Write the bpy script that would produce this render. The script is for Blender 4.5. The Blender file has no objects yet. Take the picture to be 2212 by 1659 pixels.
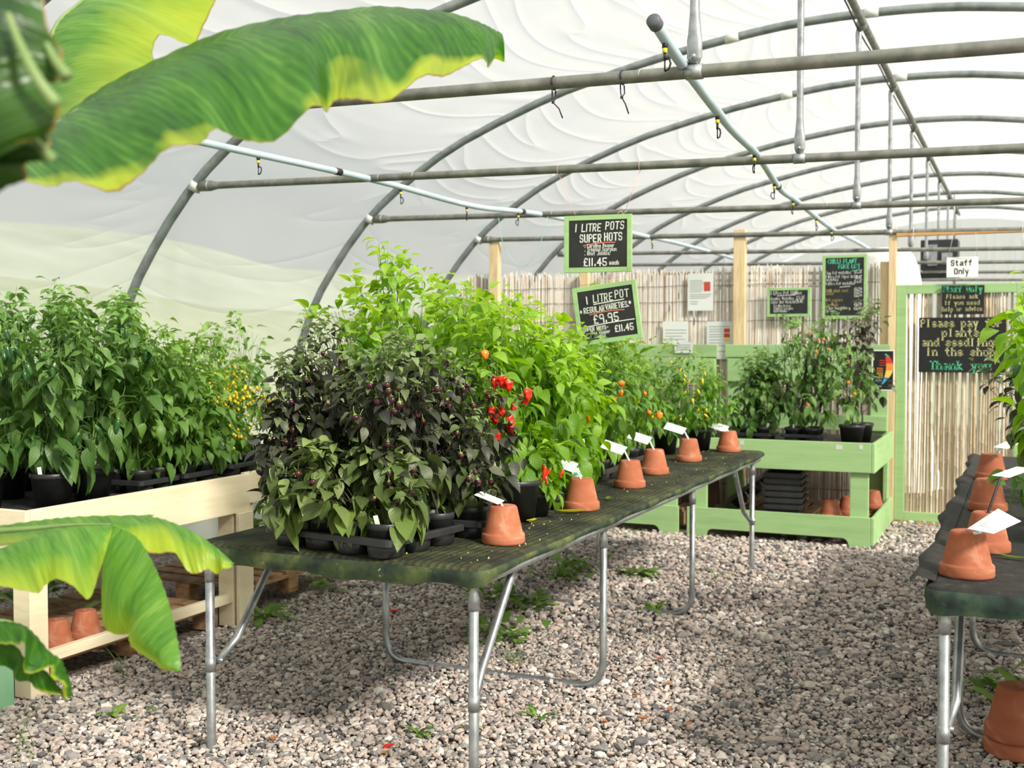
import bpy, bmesh, math, random
import numpy as np
from mathutils import Vector, Matrix

# ---------------------------------------------------------------- camera geometry
F = 2420.0; CX, CY = 1106.0, 829.5; CAMH = 1.55
YAW = math.atan(1104 / F); PIT = math.atan(89 / F)
FW = Vector((-math.sin(YAW) * math.cos(PIT), math.cos(YAW) * math.cos(PIT), -math.sin(PIT)))
RT = Vector((math.cos(YAW), math.sin(YAW), 0)); UP = RT.cross(FW)
CAM = Vector((0, 0, CAMH))
scene = bpy.context.scene
COL = scene.collection
R = math.radians
PI = math.pi


def at(x, y, z=None, X=None, Y=None, D=None):
    """world point on the sight line of a photo pixel, at a known height / plane / depth"""
    d = FW + RT * ((x - CX) / F) - UP * ((y - CY) / F)
    if z is not None: t = (z - CAMH) / d.z
    elif X is not None: t = X / d.x
    elif Y is not None: t = Y / d.y
    else: t = D
    return CAM + d * t


# ---------------------------------------------------------------- materials
def srgb(r, g, b):
    def f(c):
        c /= 255.0
        return c / 12.92 if c <= .04045 else ((c + .055) / 1.055) ** 2.4
    return (f(r), f(g), f(b), 1)


class NT:
    def __init__(s, name):
        s.m = bpy.data.materials.new(name); s.m.use_nodes = True
        s.t = s.m.node_tree; s.t.nodes.clear()
        s.out = s.n('ShaderNodeOutputMaterial')

    def n(s, typ, **kw):
        nd = s.t.nodes.new(typ)
        for k, v in kw.items():
            if k.startswith('i_'):
                key = k[2:].replace('_', ' ')
                nd.inputs[int(key) if key.isdigit() else key].default_value = v
            else: setattr(nd, k, v)
        return nd

    def l(s, a, b): s.t.links.new(a, b)

    def ramp(s, fac, stops):
        r = s.n('ShaderNodeValToRGB'); e = r.color_ramp.elements
        while len(e) < len(stops): e.new(.5)
        for i, (p, c) in enumerate(stops):
            e[i].position = p; e[i].color = c
        s.l(fac, r.inputs[0]); return r.outputs[0]

    def noise(s, scale, detail=3, vec=None, rough=.55, stretch=None, dist=0):
        nd = s.n('ShaderNodeTexNoise'); nd.inputs['Scale'].default_value = scale
        nd.inputs['Detail'].default_value = detail; nd.inputs['Roughness'].default_value = rough
        nd.inputs['Distortion'].default_value = dist
        if vec is None: vec = s.n('ShaderNodeTexCoord').outputs['Object']
        if stretch:
            mp = s.n('ShaderNodeMapping'); mp.inputs['Scale'].default_value = stretch
            s.l(vec, mp.inputs[0]); vec = mp.outputs[0]
        s.l(vec, nd.inputs['Vector']); return nd.outputs['Fac']

    def mix(s, a, b, fac, mode='MIX'):
        m = s.n('ShaderNodeMix', data_type='RGBA', blend_type=mode)
        for v, i in ((fac, 0), (a, 6), (b, 7)):
            if hasattr(v, 'links'): s.l(v, m.inputs[i])
            else: m.inputs[i].default_value = v
        return m.outputs[2]

    def math(s, op, a, b=0., c=0.):
        m = s.n('ShaderNodeMath', operation=op)
        for i, v in enumerate((a, b, c)):
            if hasattr(v, 'links'): s.l(v, m.inputs[i])
            else: m.inputs[i].default_value = v
        return m.outputs[0]

    def bump(s, h, strength=.3, dist=.01):
        b = s.n('ShaderNodeBump'); b.inputs['Strength'].default_value = strength
        b.inputs['Distance'].default_value = dist; s.l(h, b.inputs['Height']); return b.outputs[0]

    def pbr(s, col, rough=.6, metal=0., spec=.5, normal=None):
        p = s.n('ShaderNodeBsdfPrincipled')
        for v, k in ((col, 'Base Color'), (rough, 'Roughness'), (metal, 'Metallic')):
            if hasattr(v, 'links'): s.l(v, p.inputs[k])
            else: p.inputs[k].default_value = v
        p.inputs['Specular IOR Level'].default_value = spec
        if normal is not None: s.l(normal, p.inputs['Normal'])
        return p

    def end(s, shader):
        s.l(shader.outputs[0], s.out.inputs[0]); return s.m


def m_noise(name, stops, scale=8, rough=.6, metal=0, spec=.4, bump=.2, bdist=.004, stretch=None, detail=4, bscale=None):
    t = NT(name); f = t.noise(scale, detail, stretch=stretch)
    c = t.ramp(f, stops)
    b = t.noise(bscale or scale * 4, 4, stretch=stretch)
    return t.end(t.pbr(c, rough, metal, spec, t.bump(b, bump, bdist)))


def m_flat(name, c, rough=.6, metal=0, spec=.4):
    t = NT(name); return t.end(t.pbr(c, rough, metal, spec))


M = {}
M['black_plastic'] = m_noise('black_plastic', [(.3, srgb(30, 31, 34)), (.7, srgb(46, 47, 50))], 12, .42, spec=.5, bump=.08)
M['soil'] = m_noise('soil', [(.35, srgb(30, 22, 16)), (.6, srgb(70, 52, 38)), (.75, srgb(120, 95, 70))], 60, .95, bump=.8, bdist=.01)
M['white_card'] = m_flat('white_card', srgb(246, 247, 246), .4)
M['clear_card'] = m_flat('clear_card', srgb(225, 230, 228), .25, spec=.6)
M['print_grey'] = m_flat('print_grey', srgb(150, 158, 160), .7)
M['print_red'] = m_flat('print_red', srgb(195, 75, 60), .7)
M['cream_paint'] = m_noise('cream_paint', [(.3, srgb(224, 210, 176)), (.55, srgb(238, 226, 196)), (.75, srgb(232, 214, 178))], 3, .55, bump=.25, bdist=.003, stretch=(2, .6, 6))
M['green_paint'] = m_noise('green_paint', [(.3, srgb(146, 182, 124)), (.55, srgb(160, 196, 137)), (.75, srgb(152, 188, 128))], 3, .55, bump=.25, bdist=.003, stretch=(.6, 2, 6))
M['green_box'] = m_noise('green_box', [(.3, srgb(120, 175, 135)), (.7, srgb(150, 200, 160))], 4, .55)
M['post_wood'] = m_noise('post_wood', [(.3, srgb(208, 180, 134)), (.55, srgb(228, 206, 166)), (.75, srgb(200, 170, 124))], 6, .65, bump=.25, stretch=(6, 6, .5))
M['beam_wood'] = m_noise('beam_wood', [(.3, srgb(190, 140, 90)), (.55, srgb(210, 162, 110)), (.75, srgb(170, 125, 80))], 6, .65, bump=.25, stretch=(.5, 6, 6))
M['pallet_wood'] = m_noise('pallet_wood', [(.3, srgb(120, 88, 62)), (.5, srgb(165, 128, 94)), (.72, srgb(190, 155, 120))], 5, .8, bump=.5, stretch=(3, 1.2, 5))
M['galv'] = m_noise('galvanised_steel', [(.3, srgb(138, 142, 146)), (.55, srgb(168, 172, 176)), (.75, srgb(190, 192, 194))], 22, .38, .75, bump=.06)
M['hoop_steel'] = m_noise('hoop_steel', [(.3, srgb(112, 120, 120)), (.55, srgb(140, 148, 148)), (.75, srgb(158, 164, 164))], 9, .5, .45, bump=.08)
M['pipe_blue'] = m_noise('pipe_blue', [(.3, srgb(168, 190, 202)), (.7, srgb(190, 208, 218))], 5, .4, bump=.05)
M['pipe_cap'] = m_flat('pipe_cap', srgb(88, 92, 98), .5)
M['dark_clip'] = m_flat('dark_clip', srgb(36, 36, 38), .5)
M['yellow_plastic'] = m_flat('yellow_plastic', srgb(228, 218, 60), .45)
M['clear_tape'] = m_flat('clear_tape', srgb(205, 210, 206), .35)
M['cable_tie'] = m_flat('cable_tie_black', srgb(48, 36, 54), .5)
M['pink_string'] = m_flat('pink_string', srgb(238, 190, 172), .7)
M['teal_string'] = m_flat('teal_string', srgb(150, 214, 196), .7)
M['wire'] = m_flat('thin_wire', srgb(205, 205, 205), .5)
M['blackboard'] = m_noise('blackboard', [(.35, srgb(34, 36, 36)), (.7, srgb(46, 49, 48))], 9, .8, bump=.05)
M['chalk'] = m_flat('chalk_white', srgb(232, 236, 232), .9)
M['chalk_pink'] = m_flat('chalk_coral', srgb(226, 130, 104), .9)
M['chalk_teal'] = m_flat('chalk_teal', srgb(96, 214, 176), .9)
M['chalk_tan'] = m_flat('chalk_tan', srgb(196, 176, 120), .9)
M['sign_black'] = m_noise('sign_black', [(.35, srgb(24, 25, 27)), (.7, srgb(32, 33, 35))], 9, .7, bump=.03)
M['sign_cream'] = m_flat('sign_cream', srgb(216, 216, 158), .7)
M['sign_green'] = m_flat('sign_green', srgb(86, 196, 148), .7)
M['sign_ink'] = m_flat('sign_ink', srgb(30, 30, 30), .7)
M['hs_red'] = m_flat('scale_red', srgb(222, 66, 56), .6)
M['hs_orange'] = m_flat('scale_orange', srgb(240, 150, 60), .6)
M['hs_yellow'] = m_flat('scale_yellow', srgb(244, 208, 96), .6)
M['hs_blue'] = m_flat('scale_blue', srgb(70, 170, 205), .6)
M['fleece'] = m_noise('fleece', [(.3, srgb(238, 238, 234)), (.7, srgb(252, 252, 250))], 4, .9, bump=.3, bdist=.03)
M['heater'] = m_noise('heater_metal', [(.3, srgb(36, 38, 44)), (.7, srgb(60, 62, 68))], 6, .4, .3)
M['dark_board'] = m_noise('old_board', [(.3, srgb(60, 44, 32)), (.7, srgb(98, 74, 54))], 6, .85)


def m_terracotta(name, dark=0.):
    t = NT(name)
    a = t.noise(5, 4, stretch=(1, 1, 2.2), dist=1.5); b = t.noise(70, 3)
    c = t.ramp(a, [(.3, srgb(164 - dark, 94 - dark * .7, 66 - dark * .5)), (.5, srgb(182 - dark, 112 - dark * .7, 82 - dark * .5)), (.62, srgb(204 - dark, 154 - dark, 132 - dark))])
    c = t.mix(c, srgb(150 - dark, 80 - dark * .6, 54 - dark * .4), t.math('MULTIPLY', b, .35))
    return t.end(t.pbr(c, .8, 0, .25, t.bump(b, .15, .002)))


M['terracotta'] = m_terracotta('terracotta_weathered')
M['terracotta_dark'] = m_terracotta('terracotta_plain', 14)


def m_bar(name):       # weathered steel tie bar with pale drips
    t = NT(name)
    a = t.noise(14, 4); d = t.noise(30, 2, stretch=(1.4, .12, .12))
    c = t.ramp(a, [(.3, srgb(104, 106, 100)), (.55, srgb(128, 130, 124)), (.75, srgb(150, 148, 140))])
    c = t.mix(c, srgb(205, 205, 196), t.ramp(d, [(.68, (0, 0, 0, 1)), (.72, (1, 1, 1, 1))]))
    return t.end(t.pbr(c, .55, .3, .4, t.bump(a, .1, .003)))


M['bar'] = m_bar('tie_bar_steel')


def m_leaf(name, cols, young, old, rough=.42, trans=.42, glow=1.0, vein=.8):
    """leaf: tint attribute 0 (old low leaf) .. 1 (young tip leaf) plus a random shade per leaf; veins from the blade UV"""
    t = NT(name)
    at_ = t.n('ShaderNodeAttribute', attribute_name='tint'); rn = t.n('ShaderNodeAttribute', attribute_name='shade')
    c = t.ramp(rn.outputs['Fac'], [(0, cols[0]), (.5, cols[1]), (1, cols[2])])
    c = t.mix(c, young, t.ramp(at_.outputs['Fac'], [(.72, (0, 0, 0, 1)), (1, (.8, .8, .8, 1))]))
    c = t.mix(c, old, t.ramp(at_.outputs['Fac'], [(0, (.85, .85, .85, 1)), (.3, (0, 0, 0, 1))]))
    uv = t.n('ShaderNodeUVMap'); sp = t.n('ShaderNodeSeparateXYZ'); t.l(uv.outputs[0], sp.inputs[0])
    av = t.math('ABSOLUTE', t.math('SUBTRACT', sp.outputs[1], .5))
    w = t.math('SINE', t.math('MULTIPLY', t.math('SUBTRACT', sp.outputs[0], t.math('MULTIPLY', av, .9)), 34.))
    side = t.ramp(w, [(.86, (0, 0, 0, 1)), (1, (1, 1, 1, 1))])
    mid = t.ramp(av, [(.0, (1, 1, 1, 1)), (.035, (0, 0, 0, 1))])
    vn = t.mix(side, mid, .5, 'ADD')
    lite = t.mix(c, young, .55)
    c = t.mix(c, lite, t.math('MULTIPLY', vn, vein * .75))
    h = t.math('SUBTRACT', t.math('MULTIPLY', w, -.25), t.math('MULTIPLY', vn, .6))
    nm = t.bump(h, .22, .003)
    p = t.pbr(c, rough, 0, .45, nm)
    tr = t.n('ShaderNodeBsdfTranslucent'); tc = t.n('ShaderNodeHueSaturation')
    tc.inputs['Saturation'].default_value = 1.12; tc.inputs['Value'].default_value = 1.25 * glow; tc.inputs['Hue'].default_value = .49
    t.l(c, tc.inputs['Color']); t.l(tc.outputs[0], tr.inputs[0]); t.l(nm, tr.inputs['Normal'])
    mx = t.n('ShaderNodeMixShader'); mx.inputs[0].default_value = trans
    t.l(p.outputs[0], mx.inputs[1]); t.l(tr.outputs[0], mx.inputs[2])
    return t.end(mx)


M['leaf_dark'] = m_leaf('leaf_dark', [srgb(44, 44, 44), srgb(66, 68, 58), srgb(98, 104, 80)], srgb(136, 160, 100), srgb(118, 146, 66), trans=.28, glow=.9, vein=.5)
M['leaf_olive'] = m_leaf('leaf_olive', [srgb(66, 84, 46), srgb(94, 114, 60), srgb(128, 144, 86)], srgb(150, 172, 104), srgb(122, 148, 66), trans=.32, vein=.5)
M['leaf_lime'] = m_leaf('leaf_lime', [srgb(86, 132, 34), srgb(120, 166, 46), srgb(152, 192, 70)], srgb(172, 208, 84), srgb(96, 140, 40), trans=.48, glow=1.15)
M['leaf_mid'] = m_leaf('leaf_mid', [srgb(72, 114, 48), srgb(104, 146, 62), srgb(136, 174, 86)], srgb(154, 194, 94), srgb(84, 122, 54), trans=.38)
M['leaf_jal'] = m_leaf('leaf_jalapeno', [srgb(62, 98, 46), srgb(92, 130, 62), srgb(126, 160, 88)], srgb(134, 178, 92), srgb(74, 112, 58), trans=.34)
M['leaf_yel'] = m_leaf('leaf_compact', [srgb(80, 126, 42), srgb(104, 152, 54), srgb(128, 172, 70)], srgb(158, 192, 86), srgb(92, 134, 46), trans=.42)
M['leaf_far'] = m_leaf('leaf_far', [srgb(76, 116, 54), srgb(104, 144, 70), srgb(140, 172, 100)], srgb(140, 178, 100), srgb(90, 130, 60), trans=.35)
M['leaf_weed'] = m_leaf('leaf_weed', [srgb(86, 120, 50), srgb(108, 148, 60), srgb(132, 168, 76)], srgb(150, 180, 90), srgb(110, 130, 60), trans=.35)
M['stem_green'] = m_noise('stem_green', [(.3, srgb(78, 108, 44)), (.7, srgb(112, 142, 62))], 20, .6)
M['stem_dark'] = m_noise('stem_dark', [(.3, srgb(38, 32, 34)), (.7, srgb(66, 56, 52))], 20, .6)


def m_fruit(name, a, b, rough=.22):
    t = NT(name); f = t.noise(40, 2); c = t.ramp(f, [(.35, a), (.65, b)])
    p = t.pbr(c, rough, 0, .5); p.inputs['Subsurface Weight'].default_value = 0.0
    return t.end(p)


M['f_red'] = m_fruit('fruit_red', srgb(206, 26, 18), srgb(228, 46, 26))
M['f_orange'] = m_fruit('fruit_orange', srgb(236, 104, 16), srgb(244, 132, 30))
M['f_yellow'] = m_fruit('fruit_yellow', srgb(240, 188, 20), srgb(248, 208, 46))
M['f_purple'] = m_fruit('fruit_purple', srgb(38, 18, 30), srgb(84, 36, 46))
M['f_black'] = m_fruit('fruit_black', srgb(18, 16, 22), srgb(34, 28, 38))
M['f_green'] = m_fruit('fruit_green', srgb(34, 72, 34), srgb(52, 96, 44))
M['calyx'] = m_noise('calyx', [(.3, srgb(104, 138, 60)), (.7, srgb(134, 164, 80))], 20, .6)


def m_banana(name, cols, trans=.45, edge=srgb(186, 200, 62), val=1.0, e0=.80):
    t = NT(name)
    uv = t.n('ShaderNodeUVMap'); sp = t.n('ShaderNodeSeparateXYZ'); t.l(uv.outputs[0], sp.inputs[0])
    U = t.math('ADD', sp.outputs[0], t.math('MULTIPLY', sp.outputs[1], -.11))
    cb = t.n('ShaderNodeCombineXYZ'); t.l(U, cb.inputs[0]); t.l(t.math('MULTIPLY', sp.outputs[1], .05), cb.inputs[1])
    n1 = t.noise(60, 2, vec=cb.outputs[0]); n2 = t.noise(14, 2, vec=cb.outputs[0]); n3 = t.noise(3.2, 3)
    f = t.math('ADD', t.math('MULTIPLY', n1, .42), t.math('MULTIPLY', n2, .52)); f = t.math('ADD', f, t.math('MULTIPLY', t.math('SINE', t.math('MULTIPLY', U, 420.)), .035))
    c = t.ramp(f, [(.3, cols[0]), (.5, cols[1]), (.68, cols[2])])
    e = t.math('ADD', t.math('MULTIPLY', sp.outputs[1], 1.0), t.math('MULTIPLY', t.math('SUBTRACT', n3, .5), 1.3))
    c = t.mix(c, edge, t.ramp(e, [(e0, (0, 0, 0, 1)), (e0 + .6, (.75, .75, .75, 1))]))
    brown = t.ramp(t.math('ADD', sp.outputs[1], t.math('MULTIPLY', t.math('SUBTRACT', n3, .5), .06)), [(.985, (0, 0, 0, 1)), (.998, (1, 1, 1, 1))])
    c = t.mix(c, srgb(150, 110, 50), brown)
    midr = t.ramp(sp.outputs[1], [(.0, (1, 1, 1, 1)), (.015, (0, 0, 0, 1))])
    c = t.mix(c, srgb(120, 150, 70), t.math('MULTIPLY', midr, .5))
    nm = t.bump(f, .35, .006)
    p = t.pbr(c, .36, 0, .5, nm)
    tr = t.n('ShaderNodeBsdfTranslucent'); tc = t.n('ShaderNodeHueSaturation')
    tc.inputs['Saturation'].default_value = 1.1; tc.inputs['Value'].default_value = 1.35 * val
    t.l(c, tc.inputs['Color']); t.l(tc.outputs[0], tr.inputs[0])
    mx = t.n('ShaderNodeMixShader'); mx.inputs[0].default_value = trans
    t.l(p.outputs[0], mx.inputs[1]); t.l(tr.outputs[0], mx.inputs[2])
    return t.end(mx)


M['banana'] = m_banana('banana_leaf', [srgb(34, 82, 22), srgb(64, 118, 36), srgb(108, 154, 66)], e0=.88)
M['banana_low'] = m_banana('banana_leaf_pale', [srgb(74, 128, 48), srgb(106, 158, 62), srgb(146, 186, 90)], e0=.46)
M['banana_deep'] = m_banana('banana_leaf_deep', [srgb(14, 44, 5), srgb(24, 62, 8), srgb(40, 84, 14)], .12, srgb(52, 92, 18))
M['banana_under'] = m_noise('banana_underside', [(.3, srgb(104, 130, 72)), (.7, srgb(130, 152, 96))], 9, .5)
M['banana_stem'] = m_noise('banana_stem', [(.3, srgb(120, 140, 60)), (.7, srgb(160, 170, 90))], 6, .6, stretch=(4, 4, .5))


def m_film():
    t = NT('polythene_film')
    uv = t.n('ShaderNodeUVMap'); sp = t.n('ShaderNodeSeparateXYZ'); t.l(uv.outputs[0], sp.inputs[0])
    cb = t.n('ShaderNodeCombineXYZ')
    t.l(sp.outputs[0], cb.inputs[0]); t.l(t.math('MULTIPLY', sp.outputs[1], .11), cb.inputs[1])
    n1 = t.noise(3.4, .6, vec=cb.outputs[0]); n2 = t.noise(8, 0, vec=cb.outputs[0])
    # sharp soft ridges: 1-|2n-1|
    r1 = t.math('POWER', t.math('SUBTRACT', 1., t.math('ABSOLUTE', t.math('MULTIPLY', t.math('SUBTRACT', n1, .5), 2.4))), 12.)
    h = t.math('ADD', t.math('MULTIPLY', r1, 1.0), t.math('MULTIPLY', n2, .15))
    nm = t.bump(h, .21, .05)
    dirt = t.noise(2.2, 4)
    colr = t.ramp(dirt, [(.3, (.38, .385, .365, 1)), (.7, (.42, .42, .40, 1))])
    tl = t.n('ShaderNodeBsdfTranslucent'); t.l(colr, tl.inputs[0]); t.l(nm, tl.inputs['Normal'])
    df = t.n('ShaderNodeBsdfDiffuse'); df.inputs[0].default_value = (.80, .81, .77, 1); t.l(nm, df.inputs['Normal'])
    tp = t.n('ShaderNodeBsdfTransparent'); tp.inputs[0].default_value = (1, 1, 1, 1)
    gl = t.n('ShaderNodeBsdfGlossy'); gl.inputs['Roughness'].default_value = .38; t.l(nm, gl.inputs['Normal'])
    gl.inputs[0].default_value = (.9, .9, .9, 1)
    m1 = t.n('ShaderNodeMixShader'); m1.inputs[0].default_value = FILM_DIFF
    t.l(tl.outputs[0], m1.inputs[1]); t.l(df.outputs[0], m1.inputs[2])
    m2 = t.n('ShaderNodeMixShader'); m2.inputs[0].default_value = .06
    t.l(m1.outputs[0], m2.inputs[1]); t.l(gl.outputs[0], m2.inputs[2])
    m3 = t.n('ShaderNodeMixShader'); m3.inputs[0].default_value = FILM_CLEAR
    t.l(m2.outputs[0], m3.inputs[1]); t.l(tp.outputs[0], m3.inputs[2])
    return t.end(m3)


FILM_DIFF = .30; FILM_CLEAR = .31
M['film'] = m_film()


def m_gravel():
    t = NT('crushed_gravel')
    rn = t.n('ShaderNodeAttribute', attribute_name='shade')
    c = t.ramp(rn.outputs['Fac'], [(0, srgb(86, 86, 90)), (.2, srgb(128, 126, 128)), (.4, srgb(176, 166, 160)), (.55, srgb(200, 178, 166)), (.7, srgb(190, 184, 180)), (.85, srgb(214, 202, 190)), (1, srgb(236, 230, 222))])
    n = t.noise(120, 3)
    c = t.mix(c, srgb(120, 112, 108), t.math('MULTIPLY', n, .35))
    return t.end(t.pbr(c, .82, 0, .3))


M['gravel'] = m_gravel()


def m_ground():
    t = NT('gravel_bed')
    v = t.n('ShaderNodeTexVoronoi'); v.inputs['Scale'].default_value = 60
    t.l(t.n('ShaderNodeTexCoord').outputs['Object'], v.inputs['Vector'])
    sx = t.n('ShaderNodeSeparateColor'); t.l(v.outputs['Color'], sx.inputs[0])
    c = t.ramp(sx.outputs[0], [(0, srgb(70, 66, 64)), (.5, srgb(128, 118, 110)), (1, srgb(170, 158, 148))])
    c = t.mix(c, srgb(84, 70, 54), t.ramp(t.noise(2.2, 4), [(.5, (0, 0, 0, 1)), (.7, (.7, .7, .7, 1))]))
    return t.end(t.pbr(c, .9, 0, .2, t.bump(v.outputs['Distance'], .9, .012)))


M['ground'] = m_ground()
M['lawn'] = m_noise('lawn', [(.3, srgb(120, 130, 100)), (.7, srgb(142, 150, 120))], .6, .95)


M['added_hill'] = m_noise('added_hillside', [(.3, srgb(128, 138, 122)), (.7, srgb(150, 158, 142))], .2, .95)


def m_cover(name):
    t = NT(name)
    tc = t.n('ShaderNodeTexCoord'); sp = t.n('ShaderNodeSeparateXYZ'); t.l(tc.outputs['Object'], sp.inputs[0])
    rib = t.math('SINE', t.math('MULTIPLY', t.math('ADD', sp.outputs[0], t.math('MULTIPLY', t.noise(2, 2), .02)), 210.))
    a = t.noise(7, 5); b = t.noise(45, 4); d = t.noise(160, 2)
    c = t.ramp(t.math('ADD', t.math('MULTIPLY', a, .7), t.math('MULTIPLY', b, .3)), [(.36, srgb(26, 28, 24)), (.48, srgb(48, 53, 36)), (.58, srgb(70, 76, 46)), (.72, srgb(98, 98, 70))])
    c = t.mix(c, srgb(34, 32, 26), t.ramp(d, [(.55, (0, 0, 0, 1)), (.68, (.8, .8, .8, 1))]))
    c = t.mix(c, srgb(32, 32, 28), t.math('MULTIPLY', t.ramp(rib, [(.2, (1, 1, 1, 1)), (.7, (0, 0, 0, 1))]), .35))
    # fabric showing along the edges: teal woven with pale scuffs
    geo = t.n('ShaderNodeNewGeometry'); nz = t.n('ShaderNodeSeparateXYZ'); t.l(geo.outputs['Normal'], nz.inputs[0])
    h = t.math('ADD', t.math('MULTIPLY', rib, .5), t.math('MULTIPLY', b, 1.2))
    return t.end(t.pbr(c, .85, 0, .3, t.bump(h, .5, .006)))


M['cover'] = m_cover('mossy_ground_cover')


def m_cover_edge(name, base):
    t = NT(name); a = t.noise(9, 5); b = t.noise(26, 4)
    c = t.ramp(a, [(.35, base[0]), (.5, base[1]), (.66, base[2])])
    c = t.mix(c, srgb(196, 198, 180), t.ramp(b, [(.70, (0, 0, 0, 1)), (.76, (.7, .7, .7, 1))]))
    return t.end(t.pbr(c, .75, 0, .3, t.bump(b, .35, .006)))


M['cover_edge'] = m_cover_edge('mossy_cover_edge', [srgb(34, 44, 40), srgb(56, 70, 46), srgb(96, 104, 60)])
M['cover_edge_teal'] = m_cover_edge('teal_cover_edge', [srgb(24, 34, 32), srgb(40, 58, 50), srgb(66, 84, 62)])
M['mat_black'] = m_noise('black_matting', [(.35, srgb(28, 28, 27)), (.6, srgb(42, 42, 39)), (.8, srgb(78, 72, 62))], 25, .85, bump=.4)


def m_reed(name, stops, scale):
    t = NT(name)
    rn = t.n('ShaderNodeAttribute', attribute_name='shade')
    c = t.ramp(rn.outputs['Fac'], stops)
    n = t.noise(9, 3, stretch=(6, 6, 1.2))
    c = t.mix(c, srgb(140, 122, 104), t.math('MULTIPLY', t.ramp(n, [(.5, (0, 0, 0, 1)), (.75, (1, 1, 1, 1))]), .4))
    return t.end(t.pbr(c, .7, 0, .3))


M['reed'] = m_reed('reeds', [(0, srgb(196, 182, 166)), (.4, srgb(212, 201, 186)), (.75, srgb(221, 212, 199)), (1, srgb(232, 225, 214))], 1)
M['bamboo'] = m_reed('bamboo_canes', [(0, srgb(166, 146, 118)), (.4, srgb(188, 170, 142)), (.75, srgb(202, 188, 164)), (1, srgb(218, 208, 190))], 1)
M['dry_leaf'] = m_flat('dry_leaf', srgb(176, 110, 60), .8)
M['yellow_leaf'] = m_leaf('leaf_yellowed', [srgb(200, 200, 60), srgb(214, 212, 80), srgb(222, 220, 100)], srgb(214, 216, 110), srgb(196, 190, 60), trans=.3)
M['aster'] = m_flat('flower_purple', srgb(150, 110, 190), .6)


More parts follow.
